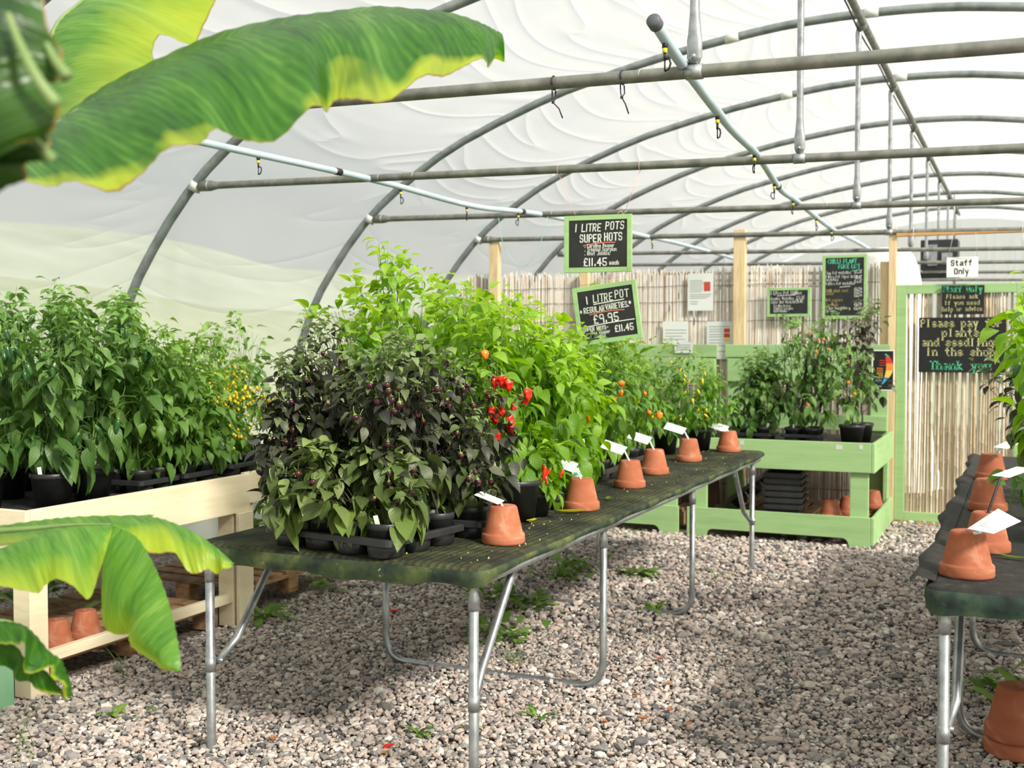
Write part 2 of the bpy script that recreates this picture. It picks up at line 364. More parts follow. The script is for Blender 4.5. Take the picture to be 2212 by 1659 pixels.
# ---------------------------------------------------------------- mesh builder
class MB:
    def __init__(s): s.v = []; s.f = []; s.mi = []; s.uv = []; s.cur = 0; s.smooth = []; s.sm = True

    def add(s, vs, fs, uvs=None):
        o = len(s.v); s.v += [tuple(x) for x in vs]
        s.uv += list(uvs) if uvs is not None else [(0, 0)] * len(vs)
        for f in fs: s.f.append(tuple(i + o for i in f)); s.mi.append(s.cur); s.smooth.append(s.sm)
        return s

    def box(s, c, size, rz=0, rx=0, ry=0, taper=1.):
        m = Matrix.Rotation(rz, 3, 'Z') @ Matrix.Rotation(ry, 3, 'Y') @ Matrix.Rotation(rx, 3, 'X')
        x, y, z = (k / 2 for k in size); c = Vector(c); vs = []
        for sz in (-1, 1):
            k = taper if sz > 0 else 1
            for sx, sy in ((-1, -1), (1, -1), (1, 1), (-1, 1)): vs.append(c + m @ Vector((sx * x * k, sy * y * k, sz * z)))
        sm = s.sm; s.sm = False
        s.add(vs, [(3, 2, 1, 0), (4, 5, 6, 7), (0, 1, 5, 4), (1, 2, 6, 5), (2, 3, 7, 6), (3, 0, 4, 7)]); s.sm = sm
        return s

    def bb(s, a, b):
        return s.box([(p + q) / 2 for p, q in zip(a, b)], [abs(q - p) for p, q in zip(a, b)])

    def tube(s, pts, r, n=10, cap=True, flat=None):
        pts = [Vector(p) for p in pts]; m = len(pts)
        rs = r if isinstance(r, (list, tuple)) else [r] * m
        fl = flat or [1] * m
        d0 = (pts[1] - pts[0]).normalized()
        a = d0.cross(Vector((0, 0, 1)) if abs(d0.z) < .9 else Vector((0, 1, 0))).normalized()
        vs = []; fs = []; uvs = []
        for i, p in enumerate(pts):
            d = (pts[min(i + 1, m - 1)] - pts[max(i - 1, 0)]).normalized()
            a = (a - d * a.dot(d)).normalized(); b = d.cross(a)
            for k in range(n):
                t = 2 * PI * k / n
                vs.append(p + (a * math.cos(t) * fl[i] + b * math.sin(t) / max(fl[i], .2) ** .5) * rs[i] if flat else p + (a * math.cos(t) + b * math.sin(t)) * rs[i])
                uvs.append((i, k / n))
        for i in range(m - 1):
            for k in range(n):
                fs.append((i * n + k, i * n + (k + 1) % n, (i + 1) * n + (k + 1) % n, (i + 1) * n + k))
        if cap: fs += [tuple(range(n - 1, -1, -1)), tuple((m - 1) * n + k for k in range(n))]
        return s.add(vs, fs, uvs)

    def lathe(s, prof, n=24, c=(0, 0, 0), lobes=None, tilt=None):
        """prof: list of (r, z); closed at axis when r == 0"""
        vs = []; fs = []; m = len(prof)
        for r, z in prof:
            for k in range(n):
                t = 2 * PI * k / n; q = r * (lobes(t, z) if lobes else 1)
                v = Vector((q * math.cos(t), q * math.sin(t), z))
                if tilt: v = tilt @ v
                vs.append(v + Vector(c))
        for i in range(m - 1):
            for k in range(n):
                fs.append((i * n + k, i * n + (k + 1) % n, (i + 1) * n + (k + 1) % n, (i + 1) * n + k))
        if prof[0][0] > 0 and prof[0][0] < 1e9: pass
        return s.add(vs, fs)

    def build(s, name, mat, parent=None, world=False, bevel=0, attrs=None, merge=False):
        me = bpy.data.meshes.new(name)
        vs = s.v
        if world and parent is not None:
            o = parent.location; vs = [(v[0] - o.x, v[1] - o.y, v[2] - o.z) for v in vs]
        me.from_pydata([tuple(v) for v in vs], [], s.f)
        mats = mat if isinstance(mat, (list, tuple)) else [mat]
        for m in mats: me.materials.append(M[m] if isinstance(m, str) else m)
        me.polygons.foreach_set('material_index', s.mi)
        me.polygons.foreach_set('use_smooth', s.smooth)
        uvl = me.uv_layers.new(name='UVMap')
        li = np.zeros(len(me.loops), np.int32); me.loops.foreach_get('vertex_index', li)
        uvl.data.foreach_set('uv', np.array(s.uv, np.float32)[li].ravel())
        for k, vals in (attrs or {}).items():
            a = me.attributes.new(k, 'FLOAT', 'POINT'); a.data.foreach_set('value', np.array(vals, np.float32))
        me.update()
        ob = bpy.data.objects.new(name, me); COL.objects.link(ob)
        if parent is not None: ob.parent = parent
        if bevel:
            b = ob.modifiers.new('edge', 'BEVEL'); b.width = bevel; b.segments = 2; b.limit_method = 'ANGLE'
        return ob


def tag(o, label=None, cat=None, group=None, kind=None):
    if label: o['label'] = label
    if cat: o['category'] = cat
    if group: o['group'] = group
    if kind: o['kind'] = kind
    return o


def thing(name, label, cat, loc=(0, 0, 0), rz=0, group=None):
    o = bpy.data.objects.new(name, None); COL.objects.link(o)
    o.location = loc; o.rotation_euler = (0, 0, rz); o.empty_display_size = .1
    return tag(o, label, cat, group)


def dup(root, loc, rz, label, group=None):
    r = root.copy(); COL.objects.link(r); r.location = loc; r.rotation_euler = (0, 0, rz); r['label'] = label
    if group: r['group'] = group
    for ch in list(root.children):
        c = ch.copy(); COL.objects.link(c); c.parent = r
        for g in list(ch.children):
            d = g.copy(); COL.objects.link(d); d.parent = c
    return r


def cr(pts, n):
    """Catmull-Rom resample of a polyline of Vectors"""
    P = [Vector(p) for p in pts]; P = [P[0] * 2 - P[1]] + P + [P[-1] * 2 - P[-2]]
    k = len(P) - 3; out = []
    for i in range(n):
        u = i / (n - 1) * k; j = min(int(u), k - 1); t = u - j
        a, b, c, d = P[j:j + 4]
        out.append(.5 * ((2 * b) + (c - a) * t + (2 * a - 5 * b + 4 * c - d) * t * t + (3 * b - a - 3 * c + d) * t ** 3))
    return out
# ================================================================ the tunnel
HY = [1.84, 3.86, 5.88, 8.05, 10.1, 12.1, 14.1, 16.1, 18.1, 20.1]
XC = -1.03
half = [(-5.86, -.15), (-5.84, .5), (-5.78, 1.15), (-5.585, 1.77), (-5.32, 2.2), (-4.97, 2.6), (-4.57, 2.90), (-4.10, 3.16), (-3.38, 3.43), (-2.9, 3.555), (-2.42, 3.66), (-1.9, 3.74), (-1.5, 3.785), (XC, 3.80)]
prof = [Vector((x, 0, z)) for x, z in half] + [Vector((2 * XC - x, 0, z)) for x, z in reversed(half[:-1])]
PROF = cr(prof, 120)
# cover: a sheet over the hoops, sagging a little between them
mb = MB(); ys = []
Y0, Y1 = -3.2, 22.0
hoops_all = [-2.2, -.18] + HY
ny = 150; sv = []; s_len = [0]
for i in range(1, len(PROF)): s_len.append(s_len[-1] + (PROF[i] - PROF[i - 1]).length)
ntot = len(PROF)
for j in range(ny + 1):
    y = Y0 + (Y1 - Y0) * j / ny
    k = max([i for i, h in enumerate(hoops_all) if h <= y], default=0)
    a = hoops_all[k]; b = hoops_all[k + 1] if k + 1 < len(hoops_all) else a + 2
    t = min(max((y - a) / (b - a), 0), 1); sag = 4 * t * (1 - t)
    for i, p in enumerate(PROF):
        q = PROF[min(i + 1, ntot - 1)] - PROF[max(i - 1, 0)]; nrm = Vector((-q.z, 0, q.x)).normalized()
        out = .045 - .035 * sag
        mb.v.append((p.x + nrm.x * out, y, p.z + nrm.z * out))
        su = s_len[i]; side = su if i < ntot / 2 else s_len[-1] - su
        mb.uv.append((su + (.22 * sag if i < ntot / 2 else -.22 * sag), y))
for j in range(ny):
    for i in range(ntot - 1):
        o = j * ntot + i
        mb.f.append((o, o + 1, o + ntot + 1, o + ntot)); mb.mi.append(0); mb.smooth.append(True)
tag(mb.build('ceiling', 'film'), kind='structure')
for nm, y in (('wall_back', Y1), ('wall_front', Y0)):
    mb = MB(); base = []
    for i in range(0, ntot, 2):
        p = PROF[i]
        mb.v += [(p.x, y, p.z), (p.x, y, -.1)]; mb.uv += [(p.x, p.z), (p.x, 0)]
    m = len(mb.v) // 2
    for i in range(m - 1):
        mb.f.append((2 * i, 2 * i + 1, 2 * i + 3, 2 * i + 2)); mb.mi.append(0); mb.smooth.append(True)
    tag(mb.build(nm, 'film'), kind='structure')

ORD = ['first', 'second', 'third', 'fourth', 'fifth', 'sixth', 'seventh', 'eighth', 'ninth', 'tenth']
hoop_lab = {3.86: 'grey steel tunnel hoop hidden mostly behind the big banana leaf', 5.88: 'grey steel tunnel hoop rising behind the bushy plants of the cream bench',
            8.05: 'grey steel tunnel hoop crossing behind the nearest tie bar, rising behind the purple-leaved plants',
            10.1: 'grey steel tunnel hoop rising at the left end of the reed screen', 12.1: 'first grey steel hoop beyond the reed screen',
            14.1: 'second grey steel hoop beyond the reed screen', 16.1: 'third grey steel hoop beyond the reed screen', 18.1: 'fourth grey steel hoop beyond the reed screen',
            20.1: 'fifth grey steel hoop beyond the reed screen, near the end wall'}
bar_lab = {3.86: 'grey steel tie bar nearest the camera, with two cable ties hanging', 5.88: 'grey steel tie bar from which the hanging price boards are strung',
           8.05: 'grey steel tie bar just behind the upper hanging price board', 10.1: 'grey steel tie bar above the reed screen, over the timber door beam',
           12.1: 'first grey tie bar beyond the reed screen', 14.1: 'second grey tie bar beyond the reed screen', 16.1: 'third grey tie bar beyond the reed screen',
           18.1: 'fourth grey tie bar beyond the reed screen', 20.1: 'fifth grey tie bar beyond the reed screen, lowest in the row'}


def barz(x): return 2.578 - .021 * (x + 4.95)


for Y in HY[1:]:
    far = Y > 11
    t = thing('tunnel_hoop', hoop_lab[Y], 'steel hoop', (XC, Y, 0), group='polytunnel hoops')
    n = 10 if not far else 6
    mb = MB(); mb.tube([(p.x - XC, 0, p.z) for p in PROF[::2]] + [(PROF[-1].x - XC, 0, PROF[-1].z)], .031, n); mb.build('hoop_tube', 'hoop_steel', t)
    if not far:      # clear anti-hotspot tape bands
        for x0 in (-1.9, -.95, .05):
            mb = MB(); k = min(range(ntot), key=lambda i: abs(PROF[i].x - x0)); a, b = PROF[k], PROF[k + 1]; d = (b - a).normalized()
            mb.tube([Vector((a.x - XC, 0, a.z)) - d * .05, Vector((a.x - XC, 0, a.z)) + d * .05], .0335, n)
            mb.build('tape_band', 'clear_tape', t)
    # tie bar
    xl = -4.95; xr = 2 * XC - xl
    t = thing('tie_bar', bar_lab[Y], 'tie bar', (XC, Y, barz(XC)), group='polytunnel tie bars')
    mb = MB(); z0 = barz(XC)
    pts = [(xl + .02, 0), (xl + .10, 0), (xl + .16, 0)] + [(x, 0) for x in np.linspace(xl + .3, xr - .3, 8)] + [(xr - .16, 0), (xr - .02, 0)]
    rr = [.036, .036, .024] + [.023] * 8 + [.024, .036]
    mb.tube([(x - XC, 0, barz(x) - z0) for x, _ in pts], rr, n); mb.build('bar_tube', 'bar', t)
    if not far:
        for x in (xl - .02, xr + .02):
            mb = MB(); s = 1 if x < XC else -1
            d = Vector((.5 * s, 0, .8)).normalized()
            mb.tube([Vector((x - XC, 0, barz(x) - z0)) - d * .03, Vector((x - XC, 0, barz(x) - z0)) + d * .03], .042, 12)
            mb.build('end_clamp', 'clear_tape', t)
    # king post: hangs between ridge pole and tie bar, flattened and bolted at the lower end
    lab = {3.86: 'vertical steel hanger with flattened foot on the nearest tie bar', 5.88: 'vertical steel hanger standing on the second nearest tie bar',
           8.05: 'vertical steel hanger standing on the third tie bar', 10.1: 'vertical steel hanger above the reed screen',
           12.1: 'first steel hanger beyond the reed screen', 14.1: 'second steel hanger beyond the reed screen', 16.1: 'third steel hanger beyond the reed screen',
           18.1: 'fourth steel hanger beyond the reed screen', 20.1: 'fifth steel hanger beyond the reed screen'}[Y]
    t = thing('hanger_post', lab, 'hanger post', (XC - .03, Y, z0), group='polytunnel hanger posts')
    mb = MB(); zt = 3.70 - z0
    zz = [.028, .05, .11, .13, .21, zt - .12, zt - .04, zt]
    fl = [1.5, 1.5, 1.5, 1.35, 1, 1, 1.4, 1.4]
    mb.tube([(0, 0, q) for q in zz], [.012, .0185, .0185, .018, .0175, .0175, .016, .012], 12, flat=[f for f in fl]); mb.build('post_tube', 'galv', t)
    if not far:
        mb = MB(); mb.tube([(-.03, 0, 0), (.03, 0, 0)], .027, 14); mb.build('saddle_clamp', 'galv', t)
        mb = MB(); mb.tube([(0, -.03, .05), (0, .03, .05)], .011, 6); mb.build('bolt', 'galv', t)

t = thing('ridge_pole', 'long grey steel ridge pole under the top of the polytunnel roof', 'ridge pole', (XC, 9.3, 3.735))
mb = MB(); mb.tube([(0, y - 9.3, 0) for y in (-1, 5, 10, 15, 20.6)], .026, 10); mb.build('pole_tube', 'bar', t)
mb = MB()
for Y in HY[1:]:
    mb.tube([(-.01, Y - 9.3 - .03, -.01), (-.01, Y - 9.3 + .03, -.01)], .036, 10)
mb.build('bracket', 'hoop_steel', t)
mb = MB(); mb.tube([(-.03 + .006 * math.sin(i * 1.3), y - 9.3, -.03 + .006 * math.cos(i * 2.1)) for i, y in enumerate(np.linspace(2, 20, 40))], .006, 5)
mb.build('cable', 'dark_clip', t)

# irrigation pipes with hanging sprinklers


def irrigation(name, label, pts, r, nozzle_t, clips, cap=None):
    base = Vector(pts[0]); t = thing(name, label, 'irrigation pipe', base)
    path = [Vector(p) - base for p in cr(pts, 40)]
    mb = MB(); mb.tube(path, r, 14); mb.build('pipe', 'pipe_blue', t)
    if cap:
        mb = MB(); d = (path[1] - path[0]).normalized(); mb.tube([path[0] - d * .02, path[0] - d * .012, path[0] + d * .02, path[0] + d * .022], [r * .95, r * 1.28, r * 1.28, r], 18); mb.build('end_cap', 'pipe_cap', t)
    for u in clips:
        p = path[int(u * 39)]; d = (path[min(int(u * 39) + 1, 39)] - path[max(int(u * 39) - 1, 0)]).normalized()
        mb = MB(); mb.tube([p - d * .025, p + d * .025], r * 1.12, 14); mb.build('joint', 'dark_clip', t)
    for q, u in enumerate(nozzle_t):
        f = u * 39; i = min(int(f), 38); p = path[i].lerp(path[i + 1], f - i) + Vector((0, 0, -r))
        s = MB(); s.cur = 0
        s.tube([p + Vector((0, 0, .006)), p - Vector((0, 0, .012))], .010, 8)
        s.tube([p - Vector((0, 0, .026)), p - Vector((0, 0, .052))], .005, 6)
        a = q * 1.1; ca, sa = math.cos(a), math.sin(a)
        arc = [p + Vector((ca * x, sa * x, z)) for x, z in ((0, -.045), (.016, -.05), (.02, -.065), (.014, -.082), (0, -.088))]
        s.tube(arc, .0035, 6); s.tube([p - Vector((0, 0, .05)), p - Vector((0, 0, .088))], .0028, 5)
        sp_ = s.build('sprinkler', 'dark_clip', t)
        s = MB(); s.tube([p - Vector((0, 0, .010)), p - Vector((0, 0, .028))], .0085, 8); s.build('nozzle', 'yellow_plastic', sp_)
    return t


irrigation('irrigation_pipe', 'pale blue water pipe with a grey end cap tied above the nearest tie bar',
           [(-1.1, 3.52, 2.585), (-1.1, 3.86, 2.52), (-1.19, 4.9, 2.50), (-1.27, 5.88, 2.52), (-1.38, 7.0, 2.50), (-1.46, 8.05, 2.54), (-1.53, 10.1, 2.54), (-1.53, 12, 2.56), (-1.53, 16, 2.56)],
           .019, [.05, .215, .355, .465, .6, .69, .745], [.145, .5], True)
irrigation('irrigation_pipe', 'pale blue water pipe emerging from under the big banana leaf',
           [(-3.9, 2.2, 2.57), (-3.8, 4.2, 2.56), (-3.63, 5.88, 2.545), (-3.5, 7, 2.50), (-3.42, 8.05, 2.545), (-3.2, 10.1, 2.54), (-3.15, 12, 2.55), (-3.15, 14, 2.55)],
           .019, [.20, .32, .42, .53, .62, .72], [.27, .55])
for k, (px_, lab) in enumerate(((1197, 'dark cable tie hanging open from the nearest tie bar, left of the other'), (1345, 'dark cable tie hanging straight from the nearest tie bar beside the water pipe'))):
    c = at(px_, 165 if k == 0 else 150, Y=3.86); c.z = barz(c.x)
    mb = MB(); loop = [(0, .026 * math.cos(a), .026 * math.sin(a)) for a in np.linspace(-2.2, 3.6, 12)]
    tail = [(.006, 0, -.03), (.012, -.012, -.06), (.004, -.02, -.075), (.018 + .01 * (1 - k), -.02, -.10), (.03 + .012 * (1 - k), -.02, -.135)]
    mb.tube(loop, .0026, 5); mb.tube([(-.012, .01, -.02), (-.006, -.004, -.055), (.004, -.02, -.075)], .0024, 5); mb.tube(tail, .0026, 5)
    mb.box((.004, -.02, -.075), (.009, .007, .008))
    o = mb.build('cable_tie', 'cable_tie'); o.location = c; tag(o, lab, 'cable tie', 'cable ties on the tie bar')

# outside and floor
mb = MB(); gx = [60, -9, -11, -13, -15, -17, -19, -22, -30, -60]; gz = [-.06, -.06, .25, .8, 1.5, 2.1, 2.5, 2.7, 2.8, 2.8]; gy = [-40 + 5 * i for i in range(22)]
for j, y in enumerate(gy):      # lawn; the bank on the left is added to tint the film green
    for x, z in zip(gx, gz): mb.v.append((x, y, z if z < .3 else z + .35 * math.sin(y * .21 + x * .1) + .2 * math.sin(y * .47))); mb.uv.append((0, 0))
for j in range(len(gy) - 1):
    for i in range(len(gx) - 1):
        o = j * len(gx) + i; mb.f.append((o, o + len(gx), o + len(gx) + 1, o + 1)); mb.mi.append(0); mb.smooth.append(True)
tag(mb.build('ground', 'lawn'), kind='structure')
mb = MB(); gx = [-32, -38, -44, -50, -58, -70]; gz = [2.5, 4.4, 6.2, 7.6, 8.4, 8.4]  # added hill, softens the step from green tint to sky through the film
for j in range(36):
    y = -40 + 5 * j
    for x, z in zip(gx, gz): mb.v.append((x, y, z + (.7 * math.sin(y * .09 + x * .05) + .35 * math.sin(y * .23 + 1)) * (z - 2.5) / 6)); mb.uv.append((0, 0))
for j in range(35):
    for i in range(5): o = j * 6 + i; mb.f.append((o, o + 6, o + 7, o + 1)); mb.mi.append(0); mb.smooth.append(True)
tag(mb.build('added_hill', 'added_hill'), kind='structure')
mb = MB(); mb.sm = False; mb.add([(-5.9, Y0, -.012), (3.85, Y0, -.012), (3.85, Y1, -.012), (-5.9, Y1, -.012)], [(0, 1, 2, 3)]); tag(mb.build('floor', 'ground'), kind='structure')

# crushed gravel: uncountable stones spread as one bed


def gravel():
    rng = np.random.default_rng(5)
    P = []; S = []
    for x0, x1, y0, y1, cell, size in ((-3.95, 1.35, 2.35, 5.6, .0172, .0108), (-3.95, 1.35, 5.6, 8.8, .0235, .0142), (-1.1, .6, 8.8, 10.2, .026, .0155)):
        gx = np.arange(x0, x1, cell); gy = np.arange(y0, y1, cell)
        X, Y = np.meshgrid(gx, gy); X = X.ravel(); Y = Y.ravel()
        X = X + rng.uniform(-.5, .5, X.size) * cell * 1.3; Y = Y + rng.uniform(-.5, .5, X.size) * cell * 1.3
        # what the camera position can plausibly see
        ang = np.arctan2(X, Y); keep = (ang > -.93) & (Y > .2)
        P.append(np.stack([X, Y], 1)[keep]); S.append(np.full(keep.sum(), size))
    P = np.concatenate(P); S = np.concatenate(S); n = len(P)
    S = S * np.exp(rng.normal(0, .28, n))
    # unit stone variants: jittered, flattened icosahedra
    bm = bmesh.new(); bmesh.ops.create_icosphere(bm, subdivisions=1, radius=1)
    base = np.array([v.co[:] for v in bm.verts]); faces = np.array([[v.index for v in f.verts] for f in bm.faces]); bm.free()
    var = np.stack([base * rng.uniform(.62, 1.25, (12, 1)) for _ in range(24)])
    V = var[rng.integers(0, 24, n)] * np.stack([rng.uniform(.9, 1.5, n), rng.uniform(.7, 1.05, n), rng.uniform(.5, .85, n)], 1)[:, None, :]
    a, b = rng.uniform(0, 2 * PI, n), rng.normal(0, .45, n)
    ca, sa, cb, sb = np.cos(a), np.sin(a), np.cos(b), np.sin(b)
    x, y, z = V[..., 0], V[..., 1], V[..., 2]
    y, z = y * cb[:, None] - z * sb[:, None], y * sb[:, None] + z * cb[:, None]
    x, y = x * ca[:, None] - y * sa[:, None], x * sa[:, None] + y * ca[:, None]
    W = np.stack([x, y, z], 2) * S[:, None, None]
    hz = S * .25 + rng.uniform(-.3, .75, n) * S + .006 * np.sin(P[:, 0] * 5.1) * np.sin(P[:, 1] * 4.3)
    W[..., 0] += P[:, 0:1]; W[..., 1] += P[:, 1:2]; W[..., 2] += hz[:, None]
    me = bpy.data.meshes.new('gravel')
    nv = n * 12; nf = n * 20
    me.vertices.add(nv); me.vertices.foreach_set('co', W.reshape(-1).astype(np.float32))
    fi = (faces[None] + (np.arange(n) * 12)[:, None, None]).reshape(-1)
    me.loops.add(nf * 3); me.loops.foreach_set('vertex_index', fi.astype(np.int32))
    me.polygons.add(nf); me.polygons.foreach_set('loop_start', (np.arange(nf) * 3).astype(np.int32))
    at_ = me.attributes.new('shade', 'FLOAT', 'POINT')
    at_.data.foreach_set('value', np.repeat(np.clip(rng.normal(.5, .27, n), 0, 1), 12).astype(np.float32))
    me.materials.append(M['gravel']); me.update(calc_edges=True); me.shade_flat()
    o = bpy.data.objects.new('gravel', me); COL.objects.link(o)
    tag(o, 'crushed pinkish grey gravel covering the polytunnel floor', 'gravel', kind='stuff')


gravel()
# ================================================================ benches and tables
def plank(p, name, mat, a, b, bev=.003):
    mb = MB(); mb.bb(a, b); return mb.build(name, mat, p, world=True, bevel=bev)


def tube_part(p, name, mat, pts, r, n=12):
    mb = MB(); mb.tube(pts, r, n); return mb.build(name, mat, p, world=True)


def bend(pts, rad=.06, n=5):
    """polyline with rounded corners"""
    P = [Vector(q) for q in pts]; out = [P[0]]
    for i in range(1, len(P) - 1):
        a = (P[i - 1] - P[i]); b = (P[i + 1] - P[i]); r = min(rad, a.length * .45, b.length * .45)
        s, e = P[i] + a.normalized() * r, P[i] + b.normalized() * r
        for k in range(n + 1):
            u = k / n; out.append(s.lerp(P[i], u).lerp(P[i].lerp(e, u), u))
    return out + [P[-1]]


def cover_mesh(x0, x1, y0, y1, z, drop_front, seed):
    """fabric-covered top: flat with rounded, sagging edges; material 1 on the turned-down skirts"""
    rng = random.Random(seed); mb = MB(); mb.cur = 0
    nx, ny = 26, 64
    loops = [(.05, 0), (.03, -.001), (.015, -.005), (.004, -.014), (-.002, -.024), (0, -.032), (.004, -.040)]

    def rrect(ins, dz):
        a, b, c, d = x0 + ins, x1 - ins, y0 + ins, y1 - ins; r = max(.06 - ins, .012); out = []
        def seg(p, q, n): return [(p[0] + (q[0] - p[0]) * i / n, p[1] + (q[1] - p[1]) * i / n) for i in range(n)]
        pts = seg((a + r, c), (b - r, c), nx)
        def arc(cx, cy, t0): return [(cx + r * math.cos(t0 + PI / 2 * i / 5), cy + r * math.sin(t0 + PI / 2 * i / 5)) for i in range(5)]
        pts += arc(b - r, c + r, -PI / 2) + seg((b, c + r), (b, d - r), ny) + arc(b - r, d - r, 0) + seg((b - r, d), (a + r, d), nx) + arc(a + r, d - r, PI / 2) + seg((a, d - r), (a, c + r), ny) + arc(a + r, c + r, PI)
        return [(x, y, z + dz) for x, y in pts]
    n = None
    for li, (ins, dz) in enumerate(loops):
        ring = rrect(ins, dz)
        if li >= 4:
            new = []
            for i, (x, y, zz) in enumerate(ring):
                fr = max(0, 1 - (y - y0) / .10); k = math.sin(x * 9 + seed) * .5 + math.sin(x * 23 + 2) * .3
                zz -= (drop_front * (li - 3) / 3 * (.75 + .35 * k)) * fr + .006 * math.sin(y * 11 + x * 7) * (li - 3) / 3
                new.append((x, y, zz))
            ring = new
        n = len(ring); mb.v += ring; mb.uv += [(0, 0)] * n
    top = list(range(n)); mb.f.append(tuple(top)); mb.mi.append(0); mb.smooth.append(True)
    for li in range(len(loops) - 1):
        for i in range(n):
            a, b = li * n + i, li * n + (i + 1) % n
            mb.f.append((a, a + n, b + n, b)); mb.mi.append(1 if li >= 3 else 0); mb.smooth.append(True)
    return mb


def trestle(label, x0, x1, y0, y1, zt, frames, braces, cover_mat, drop, seed):
    t = thing('trestle_table', label, 'table', ((x0 + x1) / 2, (y0 + y1) / 2, 0))
    cover_mesh(x0, x1, y0, y1, zt, drop, seed).build('fabric_cover', [cover_mat, 'cover_edge' if cover_mat == 'cover' else 'cover_edge_teal'], t, world=True)
    mb = MB(); e = .035; zb = zt - .055
    ring = bend([(x0 + e, y0 + .4, zb), (x0 + e, y0 + e, zb), (x1 - e, y0 + e, zb), (x1 - e, y1 - e, zb), (x0 + e, y1 - e, zb), (x0 + e, y0 + .4, zb)], .04)
    mb.tube(ring, .017, 10)
    for k in range(1, 8):
        y = y0 + (y1 - y0) * k / 8; mb.tube([(x0 + e, y, zb), (x1 - e, y, zb)], .012, 8)
    mb.build('top_frame', 'galv', t, world=True)
    for y, kind in frames:
        xa, xb = x0 + .06, x1 - .06
        for x, s in ((xa, -1), (xb, 1)):
            tube_part(t, 'leg_collar', 'galv', [(x, y, zb - .10), (x, y, zb - .06), (x + s * .001, y, zb - .035), (x + s * .008, y, zb - .008), (x + s * .022, y, zb + .004)], [.0195, .0195, .0135, .0105, .012])
        if kind == 'u':
            tube_part(t, 'leg_frame', 'galv', bend([(xa, y, zb - .07), (xa, y, .012), (xb, y, .012), (xb, y, zb - .07)], .13, 7), .0165)
        else:
            d = kind
            tube_part(t, 'leg_frame', 'galv', bend([(xa, y, zb - .07), (xa, y, -.035), (xb, y, -.035), (xb, y, zb - .07)], .05, 6), .0175)
            for x in (xa, xb):
                s = .03 if x == xa else -.03
                br = tube_part(t, 'brace', 'galv', [(x + s * .3, y + d * .03, .33), (x + s, y + d * .12, .40), (x + s, y + d * .36, zb - .07), (x + s, y + d * .40, zb)], [.012, .0155, .0155, .011])
                mb = MB(); mb.tube([(x, y, .30), (x, y, .355)], .0205, 14); mb.build('brace_clamp', 'galv', t, world=True)
                mb = MB(); mb.tube([(x - .02, y + d * .035, .335), (x + .03, y + d * .035, .335)], .009, 6); mb.build('bolt', 'galv', t, world=True)
                mb = MB(); mb.box((x + s, y + d * .40, zb - .035), (.012, .03, .075)); mb.build('brace_plate', 'galv', t, world=True)
    return t


trestle('long steel trestle table with mossy green cover in the middle of the gravel', -2.86, -1.62, 3.32, 7.82, .80, [(3.37, 1), (4.66, 'u'), (6.13, 'u'), (7.66, -1)], None, 'cover', .05, 1)
trestle('steel trestle table with black matting at the right edge', -.27, .97, 3.66, 8.1, .80, [(3.71, 1), (4.68, 'u'), (5.98, 'u'), (7.9, -1)], None, 'mat_black', .055, 4)
# turned-up woven edging along the left side of the right-hand table
mb = MB(); rng = random.Random(3); row = []
for i in range(70):
    y = 3.72 + 4.3 * i / 69; o = .006 * math.sin(i * .31) + .004 * math.sin(i * .83 + 1) + rng.uniform(-.001, .001)
    for k, (dx, dz) in enumerate(((.03, .004), (.0, .012), (-.02 - o, .016 + o * .3), (-.04 - o * 2, -.012 + o))):
        mb.v.append((-.27 + dx, y, .80 + dz)); mb.uv.append((0, 0))
for i in range(69):
    for k in range(3):
        a = i * 4 + k; mb.f.append((a, a + 1, a + 5, a + 4)); mb.mi.append(0); mb.smooth.append(True)
o = mb.build('matting_strip', 'mat_black'); tag(o, 'loose strip of black matting lying along the edge of the right table', 'matting')

# --- cream potting bench, near unit
CXF = -3.87
t = thing('potting_bench', 'cream painted wooden bench unit with corner post, nearest the camera', 'bench', (-4.4, 4.3, 0), group='cream benches along the tunnel wall')
plank(t, 'front_board', 'cream_paint', (CXF - .025, 3.50, .625), (CXF, 5.0, .83))
plank(t, 'end_board', 'cream_paint', (-5.0, 3.47, .64), (CXF, 3.497, .83))
plank(t, 'back_board', 'cream_paint', (-5.0, 3.5, .64), (-4.975, 5.0, .83))
plank(t, 'bottom_rail', 'cream_paint', (CXF - .07, 3.57, .135), (CXF - .03, 4.9, .185))
for x, y in ((CXF - .075, 3.56), (CXF - .075, 4.93), (-4.93, 3.56), (-4.93, 4.93)):
    plank(t, 'leg', 'cream_paint', (x - .05, y - .05, 0), (x + .05, y + .05, .70))
plank(t, 'post_cover', 'cream_paint', (CXF - .005, 4.88, .0), (CXF + .02, 5.0, .625))
mb = MB(); mb.bb((-4.97, 3.5, .765), (CXF - .026, 5.0, .79)); mb.build('bench_top', 'mat_black', t, world=True)
# far unit
t = thing('potting_bench', 'cream painted wooden bench unit beyond the near one, with pallet below', 'bench', (-4.45, 5.6, 0), group='cream benches along the tunnel wall')
plank(t, 'front_board', 'cream_paint', (-3.945, 5.015, .655), (-3.92, 6.32, .83))
plank(t, 'end_board', 'cream_paint', (-5.0, 6.32, .66), (-3.92, 6.345, .83))
for x, y in ((-3.985, 6.27), (-4.93, 6.27), (-4.93, 5.08), (-3.995, 5.08)):
    plank(t, 'leg', 'cream_paint', (x - .05, y - .045, 0), (x + .05, y + .045, .70))
mb = MB(); mb.bb((-4.98, 5.015, .765), (-3.946, 6.32, .79)); mb.build('bench_top', 'mat_black', t, world=True)
t = thing('potting_bench', 'cream painted bench at the far end of the tunnel wall, mostly hidden by plants', 'bench', (-4.6, 8.0, 0), group='cream benches along the tunnel wall')
plank(t, 'front_board', 'cream_paint', (-4.425, 6.75, .655), (-4.40, 9.4, .83))
